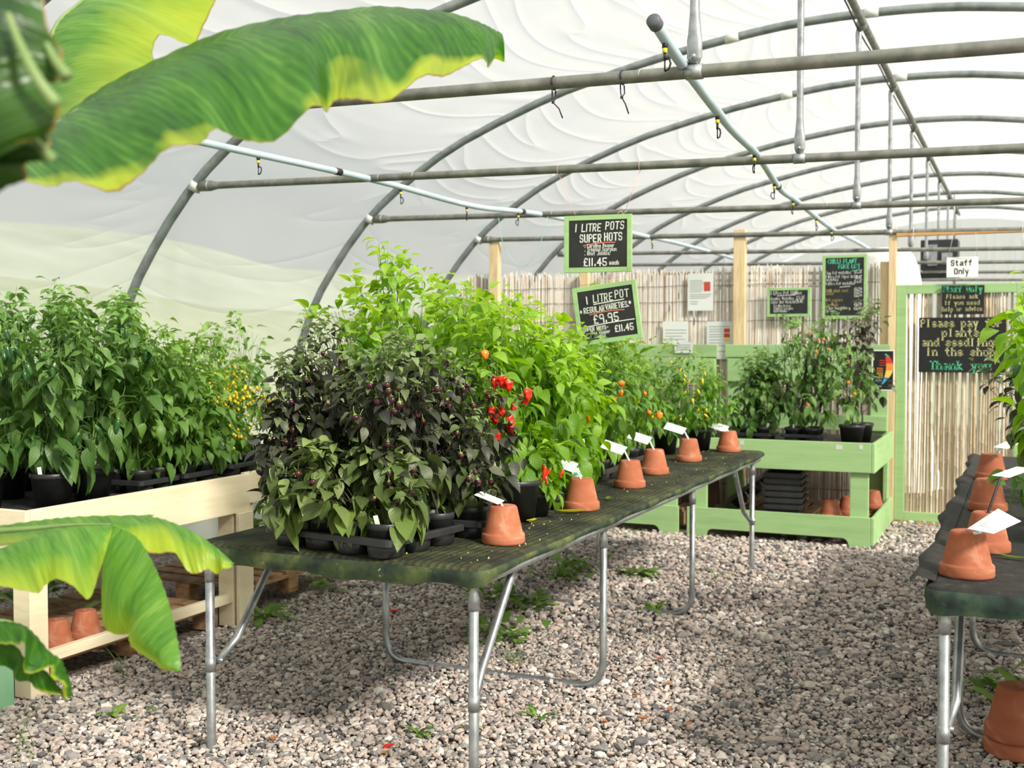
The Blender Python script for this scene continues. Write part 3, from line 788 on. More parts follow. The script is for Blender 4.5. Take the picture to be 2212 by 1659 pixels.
mb = MB(); mb.bb((-5.2, 6.75, .765), (-4.426, 9.4, .79)); mb.build('bench_top', 'mat_black', t, world=True)
for x, y in ((-4.48, 6.85), (-4.48, 9.3), (-5.1, 6.85), (-5.1, 9.3)):
    plank(t, 'leg', 'cream_paint', (x - .05, y - .045, 0), (x + .05, y + .045, .765))


def pallet(label, x0, x1, y0, y1, z0, along='x', nslat=7):
    t = thing('pallet', label, 'pallet', ((x0 + x1) / 2, (y0 + y1) / 2, z0), group='wooden pallets under the benches')
    rng = random.Random(int(abs(x0 * 100 + y0 * 10)))
    for k in range(nslat):
        if along == 'x':      # slats run along X
            y = y0 + (y1 - y0) * (k + .5) / nslat; w = (y1 - y0) / nslat * .34
            plank(t, 'slat', 'pallet_wood', (x0, y - w, z0 + .115), (x1 - rng.uniform(0, .02), y + w, z0 + .135), .002)
        else:
            x = x0 + (x1 - x0) * (k + .5) / nslat; w = (x1 - x0) / nslat * .36
            plank(t, 'slat', 'pallet_wood', (x - w, y0, z0 + .115), (x + w, y1, z0 + .135), .002)
    for k in range(3):
        if along == 'x':
            x = x0 + .05 + (x1 - x0 - .1) * k / 2
            plank(t, 'stringer', 'pallet_wood', (x - .045, y0, z0 + .095), (x + .045, y1, z0 + .1145), .002)
            for q in range(3):
                y = y0 + .05 + (y1 - y0 - .1) * q / 2; plank(t, 'block', 'pallet_wood', (x - .045, y - .05, z0), (x + .045, y + .05, z0 + .0945), .002)
        else:
            y = y0 + .05 + (y1 - y0 - .1) * k / 2
            plank(t, 'stringer', 'pallet_wood', (x0, y - .045, z0 + .095), (x1, y + .045, z0 + .1145), .002)
            for q in range(3):
                x = x0 + .05 + (x1 - x0 - .1) * q / 2; plank(t, 'block', 'pallet_wood', (x - .05, y - .045, z0), (x + .05, y + .045, z0 + .0945), .002)


pallet('weathered wooden pallet under the near cream bench', -4.9, -3.98, 3.63, 4.86, .0, 'x', 9)
pallet('weathered wooden pallet under the far cream bench', -4.86, -4.03, 5.1, 6.16, .03, 'x', 7)
pallet('weathered wooden pallet under the right part of the green bench', -2.12, -1.1, 8.82, 9.85, .06, 'y', 8)
pallet('weathered wooden pallet under the left part of the green bench', -3.1, -2.5, 8.82, 9.85, .06, 'y', 5)

# --- green display benches at the end of the aisle


def arch_board(p, name, mat, x0, x1, y0, y1, z1, foot, zarch):
    """board with a foot at each end and a raised lower edge between"""
    pts = [(x0, 0.004), (x0 + foot, 0.004)]
    for k in range(6):
        a = PI / 2 * k / 5; pts.append((x0 + foot + .02 + .05 * (1 - math.cos(a)), zarch - .05 * (1 - math.sin(a))))
    for k in range(6):
        a = PI / 2 * (5 - k) / 5; pts.append((x1 - foot - .02 - .05 * (1 - math.cos(a)), zarch - .05 * (1 - math.sin(a))))
    pts += [(x1 - foot, 0.004), (x1, 0.004), (x1, z1), (x0, z1)]
    n = len(pts); mb = MB(); mb.sm = False
    mb.add([(x, y0, z) for x, z in pts] + [(x, y1, z) for x, z in pts], [tuple(range(n)), tuple(range(2 * n - 1, n - 1, -1))] + [(i + n, (i + 1) % n + n, (i + 1) % n, i) for i in range(n)])
    return mb.build(name, mat, p, world=True, bevel=.003)


def green_bench(label, x0, x1, ends, yf=8.72, yb=9.95, zback=1.535):
    t = thing('display_bench', label, 'bench', ((x0 + x1) / 2, (yf + yb) / 2, 0), group='green display benches')
    plank(t, 'front_board', 'green_paint', (x0, yf - .025, .575), (x1, yf, .80), .004)
    arch_board(t, 'base_board', 'green_paint', x0, x1, yf - .025, yf, .24, .14, .075)
    plank(t, 'back_rail', 'green_paint', (x0 + .02, yb - .03, .80), (x1 - .02, yb, .93))
    plank(t, 'top_rail', 'green_paint', (x0, yb - .03, zback - .115), (x1, yb - .003, zback), .004)
    plank(t, 'middle_rail', 'green_paint', (x0 + .02, yb - .03, zback - .33), (x1 - .02, yb - .003, zback - .125), .004)
    for x in (x0 + .02, x1 - .02):
        s = 1 if x < (x0 + x1) / 2 else -1
        plank(t, 'leg', 'green_paint', (min(x, x + s * .135), yf + .001, 0.004), (max(x, x + s * .135), yf + .04, .575), .004)
        plank(t, 'back_post', 'green_paint', (min(x, x + s * .14), yb + .001, 0.004), (max(x, x + s * .14), yb + .04, zback - .04), .004)
    for x, y0_, y1_ in ends:
        plank(t, 'side_board', 'green_paint', (x, yf - .025, .575), (x + .025, y1_, .80), .004)
        plank(t, 'side_base', 'green_paint', (x, yf - .025, .03), (x + .025, y1_, .24), .004)
        plank(t, 'side_post', 'green_paint', (x - .04, y1_ - .14, .004), (x - .003, y1_ - .02, .575), .004)
    for x, z, w_ in (((x1 - .26, .765, .05), (x1 - .09, .772, .028), (x0 + .42, .772, .035)) if ends else ()):
        mb = MB(); mb.bb((x, yf - .0268, z - .02), (x + w_, yf - .0252, z + .015)); mb.build('sticker', 'clear_tape', t, world=True)
    mb = MB(); mb.bb((x0 + .01, yf + .001, .735), (x1 - .01, yb - .032, .762)); mb.build('bench_top', 'mat_black', t, world=True)
    return t


green_bench('green painted display bench with closed right side beside the door', -2.43, -1.02, [(-1.019, 0, 9.98)])
green_bench('green painted display bench left of the door bench, behind the trestle table', -3.92, -2.50, [])
# dark boards standing behind the left green bench legs
plank(None, 'old_board', 'dark_board', (-2.62, 9.2, .2), (-2.30, 9.23, .72)); tag(bpy.data.objects['old_board'], 'dark old board standing inside the green bench', 'board')
pbx = thing('planter_box', 'pale green wooden planter at the bottom edge below the banana leaves', 'planter', (-4.35, 3.25, 0))
for a, b in (((-3.905, 3.10, 0), (-3.87, 3.40, .36)), ((-4.7, 3.10, 0), (-3.905, 3.13, .36)), ((-4.7, 3.37, 0), (-3.905, 3.40, .36)), ((-4.74, 3.10, 0), (-4.7, 3.40, .36))): plank(pbx, 'side_board', 'green_box', a, b, .004)
mb = MB(); mb.bb((-4.69, 3.135, .02), (-3.91, 3.365, .33)); mb.build('soil', 'soil', pbx, world=True)

# ================================================================ reed screen, posts, door
def canes(name, parent, x0, x1, y, z0, z1, pitch, r, mat, seed, ragged=.03, nodes=False, zfun=None, gap=.0, layers=1):
    rng = random.Random(seed); mb = MB(); sh = []; x = x0; y_ = y
    while x < x1:
        rr = r * rng.uniform(.65, 1.25); yy = y + rng.uniform(-1, 1) * r * .6; tilt = rng.uniform(-1, 1) * .012
        zt = (zfun(x) if zfun else z1) + rng.uniform(-1, .6) * ragged
        if nodes:
            zs = [z0]; 
            while zs[-1] < zt - .2: zs.append(zs[-1] + rng.uniform(.16, .26))
            pts, rs = [], []
            for q in zs:
                for dz, k in ((-.006, 1), (0, 1.22), (.006, 1)): pts.append((x + tilt * (q - z0), yy, q + dz)); rs.append(rr * k)
            pts.append((x + tilt * (zt - z0), yy, zt)); rs.append(rr)
        else:
            pts = [(x + tilt * (q - z0), yy, q) for q in (z0, (z0 + zt) / 2, zt)]; rs = [rr, rr, rr * .8]
        n0 = len(mb.v); mb.tube(pts, rs, 6 if nodes else 5); sh += [rng.random()] * (len(mb.v) - n0)
        x += rr * 2 + rng.uniform(0, pitch) + (gap if rng.random() < .06 else 0)
        if x >= x1 and layers > 1: layers -= 1; x = x0 + r; y += r * 2.4; ragged *= 1.5
    return mb.build(name, mat, parent, world=True, attrs={'shade': sh})


for lab, x0, x1, sd in (('pale reed screen panel at the left end, behind the tall plants', -5.22, -4.86, 1), ('wide pale reed screen panel with papers pinned on it', -4.76, -2.41, 2), ('pale reed screen panel carrying the two framed blackboards', -2.29, -1.14, 3)):
    t = thing('reed_screen', lab, 'reed screen', ((x0 + x1) / 2, 10.2, 0), group='reed screen panels')
    canes('reeds', t, x0, x1, 10.2, .02, 2.22, .0016, .0055, 'reed', sd, .04, zfun=lambda x: min(2.22 + .012 * math.sin(x * 5), 2.12 + (x + 5.22) * .9), layers=2)
    mb = MB()
    for z in (.25, .55, .85, 1.15, 1.45, 1.75, 1.93, 2.08): mb.tube([(x, 10.19, z + .004 * math.sin(x * 9 + z)) for x in np.linspace(x0 + (.05 if x0 < -5 and z > 1.9 else 0), x1, 14)], .002, 4)
    mb.build('binding_wire', 'dark_clip', t, world=True)
for lab, x, w, zt in (('timber post at the left end of the reed screen, up to the tie bar', -4.81, .095, 2.60), ('short timber post between the hanging boards', -3.86, .085, 2.24), ('tall timber post in the middle of the reed screen', -2.35, .105, 2.575), ('tall timber post carrying the door beam', -1.03, .062, 2.53)):
    yy = 10.13 if zt > 2.3 else 10.15
    t = plank(None, 'timber_post', 'post_wood', (x - w / 2, yy - .03, .0), (x + w / 2, yy + .045, zt)); tag(t, lab, 'post', 'timber posts of the reed screen')
t = plank(None, 'timber_post', 'post_wood', (-1.135, 10.14, 0), (-1.066, 10.19, 2.25)); tag(t, 'shorter timber post beside the green door frame', 'post', 'timber posts of the reed screen')
t = plank(None, 'timber_beam', 'beam_wood', (-1.0, 10.08, 2.455), (.12, 10.15, 2.485)); tag(t, 'timber beam tied under the tie bar above the door', 'beam')
dr = thing('door_1', None, None, (-.5, 10.15, 0)); dr['kind'] = 'structure'
for nm, a, b in (('door_frame', (-.995, 10.12, .02), (-.915, 10.16, 2.045)), ('door_frame', (-.06, 10.12, .02), (.02, 10.16, 2.045)), ('door_frame', (-.915, 10.12, 1.965), (-.06, 10.16, 2.045)), ('door_frame', (-.915, 10.12, .02), (-.06, 10.16, .10))):
    plank(dr, nm, 'green_paint', a, b, .003)
canes('bamboo_canes', dr, -.91, -.065, 10.15, .06, 2.0, .003, .0085, 'bamboo', 8, .0, True, gap=.006)
t = plank(None, 'timber_sill', 'pallet_wood', (-1.0, 10.02, 0), (.3, 10.11, .02)); tag(t, 'grey timber sill on the gravel under the door', 'sill board')

# beyond the door: heater unit and fleece
hz = thing('heater_unit', 'dark heater unit hanging beyond the door, behind the tie bars', 'heater', (-.93, 14.5, 2.42))
mb = MB(); mb.bb((-.21, -.2, 0), (.21, .2, .36)); mb.build('casing', 'heater', hz, bevel=.01)
mb = MB(); mb.bb((-.13, -.215, .05), (-.02, -.201, .3)); mb.bb((.03, -.215, .06), (.15, -.201, .2)); mb.build('panel', 'galv', hz)
mb = MB(); mb.bb((-.25, -.05, -.09), (.22, .05, -.03)); mb.build('tray', 'heater', hz)
for x in (-.15, .15):
    mb = MB(); mb.tube([(x, 0, .36), (x, 0, .9)], .008, 6); mb.build('hanger', 'galv', hz)
t = thing('fleece_cover', 'white fleece draped over a heap beyond the door', 'fleece', (-1.35, 12.6, 0))
mb = MB(); n = 36; m = 14
for i in range(m + 1):
    u = i / m
    for k in range(n):
        a = 2 * PI * k / n; rr = .48 * (u ** .55) * (1 + .05 * math.sin(a * 7) * u + .03 * math.sin(a * 3 + 1))
        if i == m: rr *= 1.15
        mb.v.append((rr * math.cos(a), rr * math.sin(a), 2.56 * (1 - u ** 3.2) + .0)); mb.uv.append((0, 0))
for i in range(m):
    for k in range(n): mb.f.append((i * n + k, i * n + (k + 1) % n, (i + 1) * n + (k + 1) % n, (i + 1) * n + k)); mb.mi.append(0); mb.smooth.append(True)
mb.build('drape', 'fleece', t)
# ================================================================ lettering: a single-stroke alphabet
GL = {'A': '033963|1555', 'B': '03094958574606|4655544303', 'C': '5849190804134354', 'E': '59090353|0646', 'G': '584919080413435456 36'.replace(' ', ''),
      'H': '0309|5953|0656', 'I': '2923', 'J': '5954431304', 'L': '090353', 'M': '0309366963', 'N': '03095359', 'O': '190804134354584919', 'P': '03094958574606',
      'R': '03094958574606|2653', 'S': '584919080716465554431304', 'T': '0969|3933', 'U': '090413435459', 'V': '093369', 'D': '030939584'+'7533303'.replace('7533303','754333'.replace('754333','54330 3'.replace(' ',''))),
      'Y': '093669|3633', 'a': '17475653|551504134354'.replace('5515', '4515'), 'b': '0903|06174756544313 04'.replace(' ', ''), 'c': '5647170604134354', 'd': '5953|5647170604134354',
      'e': '055556471706041343 54'.replace(' ', ''), 'f': '49392823|0747', 'g': '5751401001|5647170604134354', 'h': '0903|06174756 53'.replace(' ', ''), 'i': '2723|2928',
      'j': '37312010|3938', 'k': '0903|4705|1553', 'l': '2923', 'm': '0307|0617273633|3647576663', 'n': '0307|0617475653', 'o': '170604134354564717', 'p': '0700|06174756544313 04'.replace(' ', ''),
      'r': '0307|05173746', 's': '564717061545544313 04'.replace(' ', ''), 't': '29243343|0747', 'u': '0704134354|5753', 'v': '073367', 'w': '0713355367', 'x': '0753|0357', 'y': '0733|5720',
      '0': '190804134354584919', '1': '2923', '2': '081949585703 53'.replace(' ', ''), '3': '0819495857462 6|4655544313 04'.replace(' ', ''), '4': '43490565', '5': '590906465554431304', '7': '095923',
      '8': '194958571606044313', '9': '535849190807164657', '£': '584929181303|0353|0636', '.': '2324', '-': '1646', '*': '3834|1755|5715', "'": '2927', '&': '53184938040413355'+'5'}
GL['D'] = '0309395854330 3'.replace(' ', ''); GL['8'] = '194958571 604134354554 6071908'.replace(' ', '')
NARROW = {'i': .5, 'l': .45, '1': .5, '.': .4, 'I': .45, 'j': .55, "'": .4}


def text_mb(mb, s, x, z, size, w, slant=.0, serif=False, rot=0., jit=0., track=.82, center=False, rng=None):
    """ribbon strokes in the local XZ plane (facing -Y); returns width"""
    if not serif: w = w * .88
    adv = [(NARROW.get(c, 1.25 if c in 'MmwW' else 1.) if c != ' ' else .8) * track * size for c in s]
    if serif: adv = [track * size] * len(s)
    xs = min(1., 1.2 * track); tot = sum(adv); cx = x - tot / 2 if center else x; cr_, sr = math.cos(rot), math.sin(rot)
    rng = rng or random.Random(len(s))
    for ch, a in zip(s, adv):
        g = GL.get(ch)
        if g:
            off = -.2 * size * xs if ch in "il1.I'" and not serif else 0
            ox = rng.uniform(-1, 1) * jit * size; oz = rng.uniform(-1, 1) * jit * size
            for st in g.split('|'):
                pts = []
                for i in range(0, len(st) - 1, 2):
                    px_, pz = int(st[i]) * .1 * size * xs, (int(st[i + 1]) - 3) / 6 * size
                    px_ += pz * slant + off + ox + cx - x; pz += oz
                    pts.append((x + px_ * cr_ - pz * sr, z + px_ * sr + pz * cr_))
                for (ax, az), (bx, bz) in zip(pts[:-1], pts[1:]):
                    dx, dz = bx - ax, bz - az; L = math.hypot(dx, dz) or 1e-6; dx, dz = dx / L * w / 2, dz / L * w / 2
                    q = [(ax - dx + dz, az - dz - dx), (bx + dx + dz, bz + dz - dx), (bx + dx - dz, bz + dz + dx), (ax - dx - dz, az - dz + dx)]
                    mb.add([(u, 0, v) for u, v in q], [(0, 1, 2, 3)])
                if serif and ch not in '.*':
                    for (ex, ez), (fx, fz_) in ((pts[0], pts[1]), (pts[-1], pts[-2])):
                        if abs(ex - fx) > abs(ez - fz_) * .75 or (len(pts) == 2 and math.hypot(ex - fx, ez - fz_) < .25 * size): continue
                        h = w * 1.05; mb.add([(ex - h, 0, ez - w * .42), (ex + h, 0, ez - w * .42), (ex + h, 0, ez + w * .42), (ex - h, 0, ez + w * .42)], [(0, 1, 2, 3)])
        cx += a
    return tot


def uline(mb, x0, z0, x1, z1, w, arch=.0):
    P = [(x0 + (x1 - x0) * i / 6, z0 + (z1 - z0) * i / 6 + arch * 4 * (i / 6) * (1 - i / 6)) for i in range(7)]
    for (ax, az), (bx, bz) in zip(P[:-1], P[1:]): mb.add([(ax, 0, az - w / 2), (bx, 0, bz - w / 2), (bx, 0, bz + w / 2), (ax, 0, az + w / 2)], [(0, 1, 2, 3)])


t_panel = {}


def board(name, label, cat, c, w, h, frame, fmat, bmat, lines, rz=0., roll=0., group=None, depth=.02, under=(), blocks=()):
    t = thing(name, label, cat, c, group=group); t.rotation_euler = (0, roll, rz)
    mb = MB(); mb.box((0, 0, 0), (w - .002, depth * .6, h - .002)); pn = mb.build('panel', bmat, t)
    if frame:
        mb = MB()
        for x in (-1, 1): mb.box((x * (w - frame) / 2, 0, 0), (frame, depth, h))
        for z in (-1, 1): mb.box((0, 0, z * (h - frame) / 2), (w - 2 * frame, depth, frame))
        mb.build('frame', fmat, t, bevel=.002)
    by = {}
    for txt, x, z, size, mat, wd, kw in lines:
        mb = by.setdefault(mat, MB()); text_mb(mb, txt, x, z, size, wd, **kw)
    for mat, *u in under: uline(by.setdefault(mat, MB()), *u)
    for mat, x0, z0, x1, z1 in blocks: by.setdefault(mat, MB()).add([(x0, 0, z0), (x1, 0, z0), (x1, 0, z1), (x0, 0, z1)], [(0, 1, 2, 3)])
    for mat, mb in by.items():
        mb.smooth = [False] * len(mb.f)
        y = -depth * .3 - .0012; mb.v = [(a, y, b) for a, _, b in mb.v]; mb.build('lettering', mat, pn)
    t_panel[t.name] = pn
    return t


C_ = dict(center=True, jit=.03)
YS = 5.86
p1, p2 = at(1222, 528, Y=YS), at(1363, 522, Y=YS); cz = (at(1292, 465, Y=YS).z + at(1292, 588, Y=YS).z) / 2
W1 = p2.x - p1.x + .0; s1c = Vector(((p1.x + p2.x) / 2, YS, cz))
s1 = board('price_board', 'upper hanging chalkboard in a green frame reading 1 litre pots super hots', 'chalkboard', s1c, .385, .315, .027, 'green_paint', 'blackboard',
      [('1 LITRE', -.125, .070, .040, 'chalk', .0058, dict(slant=.08, jit=.03, track=.66)), ('POTS', .046, .078, .040, 'chalk', .0058, dict(slant=.08, jit=.03, track=.68)),
       ('SUPER', -.10, .010, .040, 'chalk', .0068, dict(jit=.02, track=.64)), ('HOTS', .040, .017, .040, 'chalk', .0068, dict(jit=.02, track=.66)),
       ('. Carolina Reaper', -.072, -.020, .019, 'chalk', .0030, dict(track=.6)), ('. Trinidad Scorpion', -.072, -.041, .019, 'chalk', .0030, dict(track=.58)), ('. Bhut Jolokia.', -.072, -.062, .019, 'chalk', .0030, dict(track=.62)),
       ('£11.45', -.078, -.121, .040, 'chalk', .0068, dict(jit=.02, track=.8)), ('each', .068, -.116, .020, 'chalk', .0045, dict(track=.7))],
      rz=R(6), under=[('chalk_pink', -.083, -.010, .10, .005, .0045, .006)])
s2c = Vector(((at(1237, 680, Y=YS).x + at(1385, 668, Y=YS).x) / 2 + .005, YS, (at(1310, 615, Y=YS).z + at(1310, 738, Y=YS).z) / 2))
s2 = board('price_board', 'lower hanging chalkboard, tilted, in a green frame reading 1 litre pot regular varieties', 'chalkboard', s2c, .365, .325, .026, 'green_paint', 'blackboard',
      [('1', -.105, .066, .038, 'chalk', .0068, {}), ('LITRE', -.068, .068, .040, 'chalk', .0058, dict(slant=.05, jit=.03, track=.66)), ('POT', .058, .076, .040, 'chalk', .0058, dict(slant=.05, jit=.03, track=.68)),
       ('*', -.152, .016, .020, 'chalk', .005, {}), ('REGULAR', -.128, .016, .029, 'chalk', .0048, dict(jit=.03, track=.60)), ('VARIETIES.', -.004, .020, .029, 'chalk', .0048, dict(jit=.03, track=.56)), ('*', .128, .03, .022, 'chalk', .005, {}),
       ('£9.95', -.078, -.047, .044, 'chalk', .0072, dict(track=.78)),
       ('SUPER HOTS-', -.148, -.086, .020, 'chalk', .0042, dict(track=.7)), ('Carolina Reaper', -.144, -.108, .018, 'chalk', .0030, dict(track=.62)), ('Bhut Jolokia', -.142, -.128, .018, 'chalk', .0030, dict(track=.62)), ('£11.45', .035, -.108, .034, 'chalk', .0058, dict(track=.74))],
      rz=R(6), roll=R(-7.5), under=[('chalk', -.07, .058, .105, .064, .005, 0.), ('chalk_pink', -.10, .004, .10, .006, .0045, .006), ('chalk', -.15, -.062, .15, -.052, .0045, .003)])
# strings carrying the two boards
def strings(label, mat, paths, cat='string', name='hanging_string', r=.0013):
    mb = MB(); o0 = Vector(paths[0][0])
    for p in paths: mb.tube([Vector(q) - o0 for q in p], r, 5)
    o = mb.build(name, mat); o.location = o0; return tag(o, label, cat, 'strings tied to the tie bars')
bz = barz
def barpt(px_): q = at(px_, 370, Y=5.88); q.z = bz(q.x) - .024; return q
m1 = Matrix.Translation(s1c) @ Matrix.Rotation(R(6), 4, 'Z'); m2 = Matrix.Translation(s2c) @ Matrix.Rotation(R(6), 4, 'Z') @ Matrix.Rotation(R(-7.5), 4, 'Y')
b1, b2 = barpt(1207), barpt(1383)
def ring(c): return [c + Vector((.028 * math.cos(a) * 0, .026 * math.cos(a), .026 * math.sin(a) + .024)) for a in np.linspace(0, 2 * PI, 12)]
strings('pale pink string holding the left side of the upper chalkboard', 'pink_string', [[b1, m1 @ Vector((-.13, 0, .165))], ring(b1)])
strings('pale pink forked string holding the right side of the upper chalkboard', 'pink_string', [[b2, m1 @ Vector((.15, 0, .165))], [b2 - Vector((.0, 0, .04)), m1 @ Vector((.17, .0, .24))], ring(b2), [m1 @ Vector((.11 + .01 * i, -.01 + .004 * i, .16 + .008 * (i % 3))) for i in range(6)]])
strings('slack pink string tied between the two hanging chalkboards', 'pink_string', [[m1 @ Vector((-.11, 0, -.157)), m2 @ Vector((-.13, 0, .175))], [m1 @ Vector((.165, 0, -.157)), m2 @ Vector((.14, 0, .165))], [m2 @ Vector((-.13, 0, .172)), m2 @ Vector((.02, -.01, .176)), m2 @ Vector((.14, 0, .178))], [m2 @ Vector((.04, -.01, .182)), m1 @ Vector((.11, 0, -.157))]])
q0 = at(1100, 480, Y=8.05); 
strings('thin turquoise string looped below the third tie bar', 'teal_string', [cr([Vector((-3.78, 8.03, bz(-3.78) - .02)), Vector((-3.74, 8.03, 2.33)), Vector((-3.63, 8.03, 2.17)), Vector((-3.52, 8.03, 2.17)), Vector((-3.42, 8.03, 2.33)), Vector((-3.36, 8.03, bz(-3.36) - .02))], 24)], r=.0022)

# papers and blackboards on the reed screen
def rect(px0, py0, px1, py1, Y):
    a, b = at(px0, py0, Y=Y), at(px1, py1, Y=Y); return Vector(((a.x + b.x) / 2, Y, (a.z + b.z) / 2)), abs(b.x - a.x), abs(a.z - b.z)


def lines_blocks(w, h, rows, seed):
    rng = random.Random(seed); out = []
    for z, a, b in rows: out.append(('print_grey', -w / 2 + a * w, h / 2 - z * h, -w / 2 + (b + rng.uniform(-.04, .02)) * w, h / 2 - z * h + .006))
    return out


c, w, h = rect(1486, 591, 1541, 671, 10.165)
board('paper_notice', 'white paper notice with a red pepper picture, pinned highest on the reed screen', 'paper', c, w, h, 0, None, 'clear_card', [], depth=.006, group='papers on the reed screen',
      blocks=lines_blocks(w, h, [(.2, .08, .6), (.25, .08, .6), (.3, .08, .6), (.35, .08, .6), (.4, .08, .6), (.45, .08, .6), (.5, .08, .55), (.57, .08, .92), (.62, .08, .92), (.67, .08, .8), (.76, .1, .4), (.82, .1, .4)], 1) + [('print_red', .13 * w, .02 * h, .38 * w, .27 * h)])
c, w, h = rect(1432, 694, 1487, 760, 10.165)
board('paper_notice', 'pale blue paper notice partly behind the plants, lowest left on the reed screen', 'paper', c, w, h, 0, None, 'clear_card', [], depth=.006, group='papers on the reed screen', blocks=lines_blocks(w, h, [(.3, .1, .9), (.4, .1, .9), (.5, .1, .8), (.6, .1, .9)], 2) + [('print_red', -.4 * w, -.45 * h, -.2 * w, -.35 * h)])
c, w, h = rect(1528, 694, 1583, 776, 10.165)
board('paper_notice', 'pale blue paper notice with a red and yellow colour strip beside the tall post', 'paper', c, w, h, 0, None, 'clear_card', [], depth=.006, group='papers on the reed screen',
      blocks=lines_blocks(w, h, [(.15, .08, .9), (.22, .08, .6), (.28, .08, .6), (.36, .08, .6), (.42, .08, .58), (.5, .08, .6), (.58, .08, .6), (.65, .08, .9), (.8, .08, .9)], 3) + [('hs_red', .15 * w, .2 * h, .38 * w, .31 * h), ('print_red', .15 * w, .07 * h, .38 * w, .18 * h), ('hs_yellow', .15 * w, -.03 * h, .38 * w, .05 * h)])
c, w, h = rect(1457, 739, 1497, 763, 9.91)
board('paper_notice', 'small pinkish paper card fixed to the top rail of the left green bench', 'paper', c, w, h, 0, None, 'clear_card', [], depth=.004, blocks=lines_blocks(w, h, [(.3, .1, .9), (.5, .1, .9), (.7, .1, .8)], 4))
c, w, h = rect(1657, 622, 1751, 684, 10.14)
g_ = 'framed blackboards on the reed screen'; T_ = dict(track=.56, jit=.02)
board('framed_blackboard', 'small green framed blackboard on the reed screen headed 1 litre pot chillies', 'blackboard', c, w, h, .026, 'green_paint', 'blackboard',
      [('1 Litre Pot Chillies', -.155, .068, .030, 'chalk', .0042, dict(track=.56)), ('Regular Varieties', -.155, .022, .024, 'chalk', .0036, T_), ('£9.95', .07, .026, .028, 'chalk', .0042, dict(track=.6)),
       ('Super Hot Varieties', -.155, -.010, .024, 'chalk', .0036, T_), ('£11.45', .06, -.006, .028, 'chalk', .0042, dict(track=.6)),
       ('Carolina Reaper', -.13, -.040, .020, 'chalk', .0033, T_), ('Trinidad Scorpion', -.13, -.065, .020, 'chalk', .0033, T_), ('Bhut Jolokia', -.13, -.088, .020, 'chalk', .0033, T_)],
      group=g_, under=[('chalk', -.10, .057, .06, .064, .004, 0.)])
c, w, h = rect(1777, 552, 1872, 688, 10.14)
board('framed_blackboard', 'tall green framed blackboard on the reed screen headed chilli plant price list in teal', 'blackboard', c, w, h, .026, 'green_paint', 'blackboard',
      [('CHILLI PLANT', -.14, .205, .036, 'chalk_teal', .006, dict(track=.64)), ('PRICE LIST', -.05, .160, .034, 'chalk_teal', .006, dict(track=.62))] +
      [(a, -.155, z, .024, m, .0036, dict(track=.56, jit=.02)) for a, z, m in (('9cm Pot varieties', .112, 'chalk'), ('1 litre Pot Super hot', .078, 'chalk'), ('varieties', .052, 'chalk'), ('1 Litre Pot varieties', .018, 'chalk'), ('Chilli plant seed', -.045, 'chalk_tan'), ('seeds', -.07, 'chalk_tan'), ('Hot peppers', -.125, 'chalk_tan'), ('Seedlings', -.165, 'chalk_tan'), ('3 for the price', -.195, 'chalk'), ('of one', -.22, 'chalk'))] +
      [(a, .085, z, .026, 'chalk', .005, dict(track=.58)) for a, z in (('£3.95', .116), ('£11.45', .070), ('£9.95', .034), ('£2.50', -.035), ('£2.50', -.062), ('£2.50', -.088), ('£2.50', -.165), ('£2.00', -.20))],
      group=g_, under=[('chalk_teal', .06, .135, .13, .150, .004, .0), ('chalk', -.04, -.002, .05, .004, .004, 0.)])
# heat scale poster on the end of the door bench
c, w, h = rect(1887, 757, 1934, 845, 9.6)
t = board('heat_scale_poster', 'dark poster with a rainbow coloured pepper on the bench end by the door', 'poster', Vector((-1.055, 9.72, c.z)), w * 1.01, h * 1.01, .008, 'white_card', 'sign_black', [], depth=.006)
cols = ['hs_red', 'hs_orange', 'hs_yellow', 'hs_blue']; pts = [(.035 + .028 * math.sin((i / 16) * PI * .9) - .05 * (i / 16) ** 2, .115 - .23 * i / 16, .006 + .022 * math.sin(PI * min(1, (i + 3) / 19))) for i in range(17)]
for k in range(4):
    mb = MB(); mb.sm = False
    for i in range(k * 4, k * 4 + 4):
        (a, z, q), (b, y, p) = pts[i], pts[i + 1]; mb.add([(a - q, -.0032, z), (a + q, -.0032, z), (b + p, -.0032, y), (b - p, -.0032, y)], [(0, 3, 2, 1)])
    mb.build('pepper_band', cols[k], t_panel[t.name])
mb = MB(); mb.sm = False; mb.add([(.03, -.0032, .116), (.05, -.0032, .116), (.02, -.0032, .14), (.01, -.0032, .135)], [(0, 1, 2, 3)]); mb.build('pepper_stalk', 'sign_green', t_panel[t.name])
for cc, zz, x0 in (('hs_red', (.08, .06, .04), -.03), ('hs_orange', (.015, -.0, -.015), -.05), ('hs_yellow', (-.03, -.045, -.06), -.05), ('hs_blue', (-.08, -.09), -.06), ('chalk', (-.135,), -.06)):
    mb = MB(); mb.sm = False
    for z in zz: mb.add([(x0, -.0032, z), (x0 + .05, -.0032, z), (x0 + .05, -.0032, z + .005), (x0, -.0032, z + .005)], [(0, 1, 2, 3)])
    mb.build('print_line', cc, t_panel[t.name])
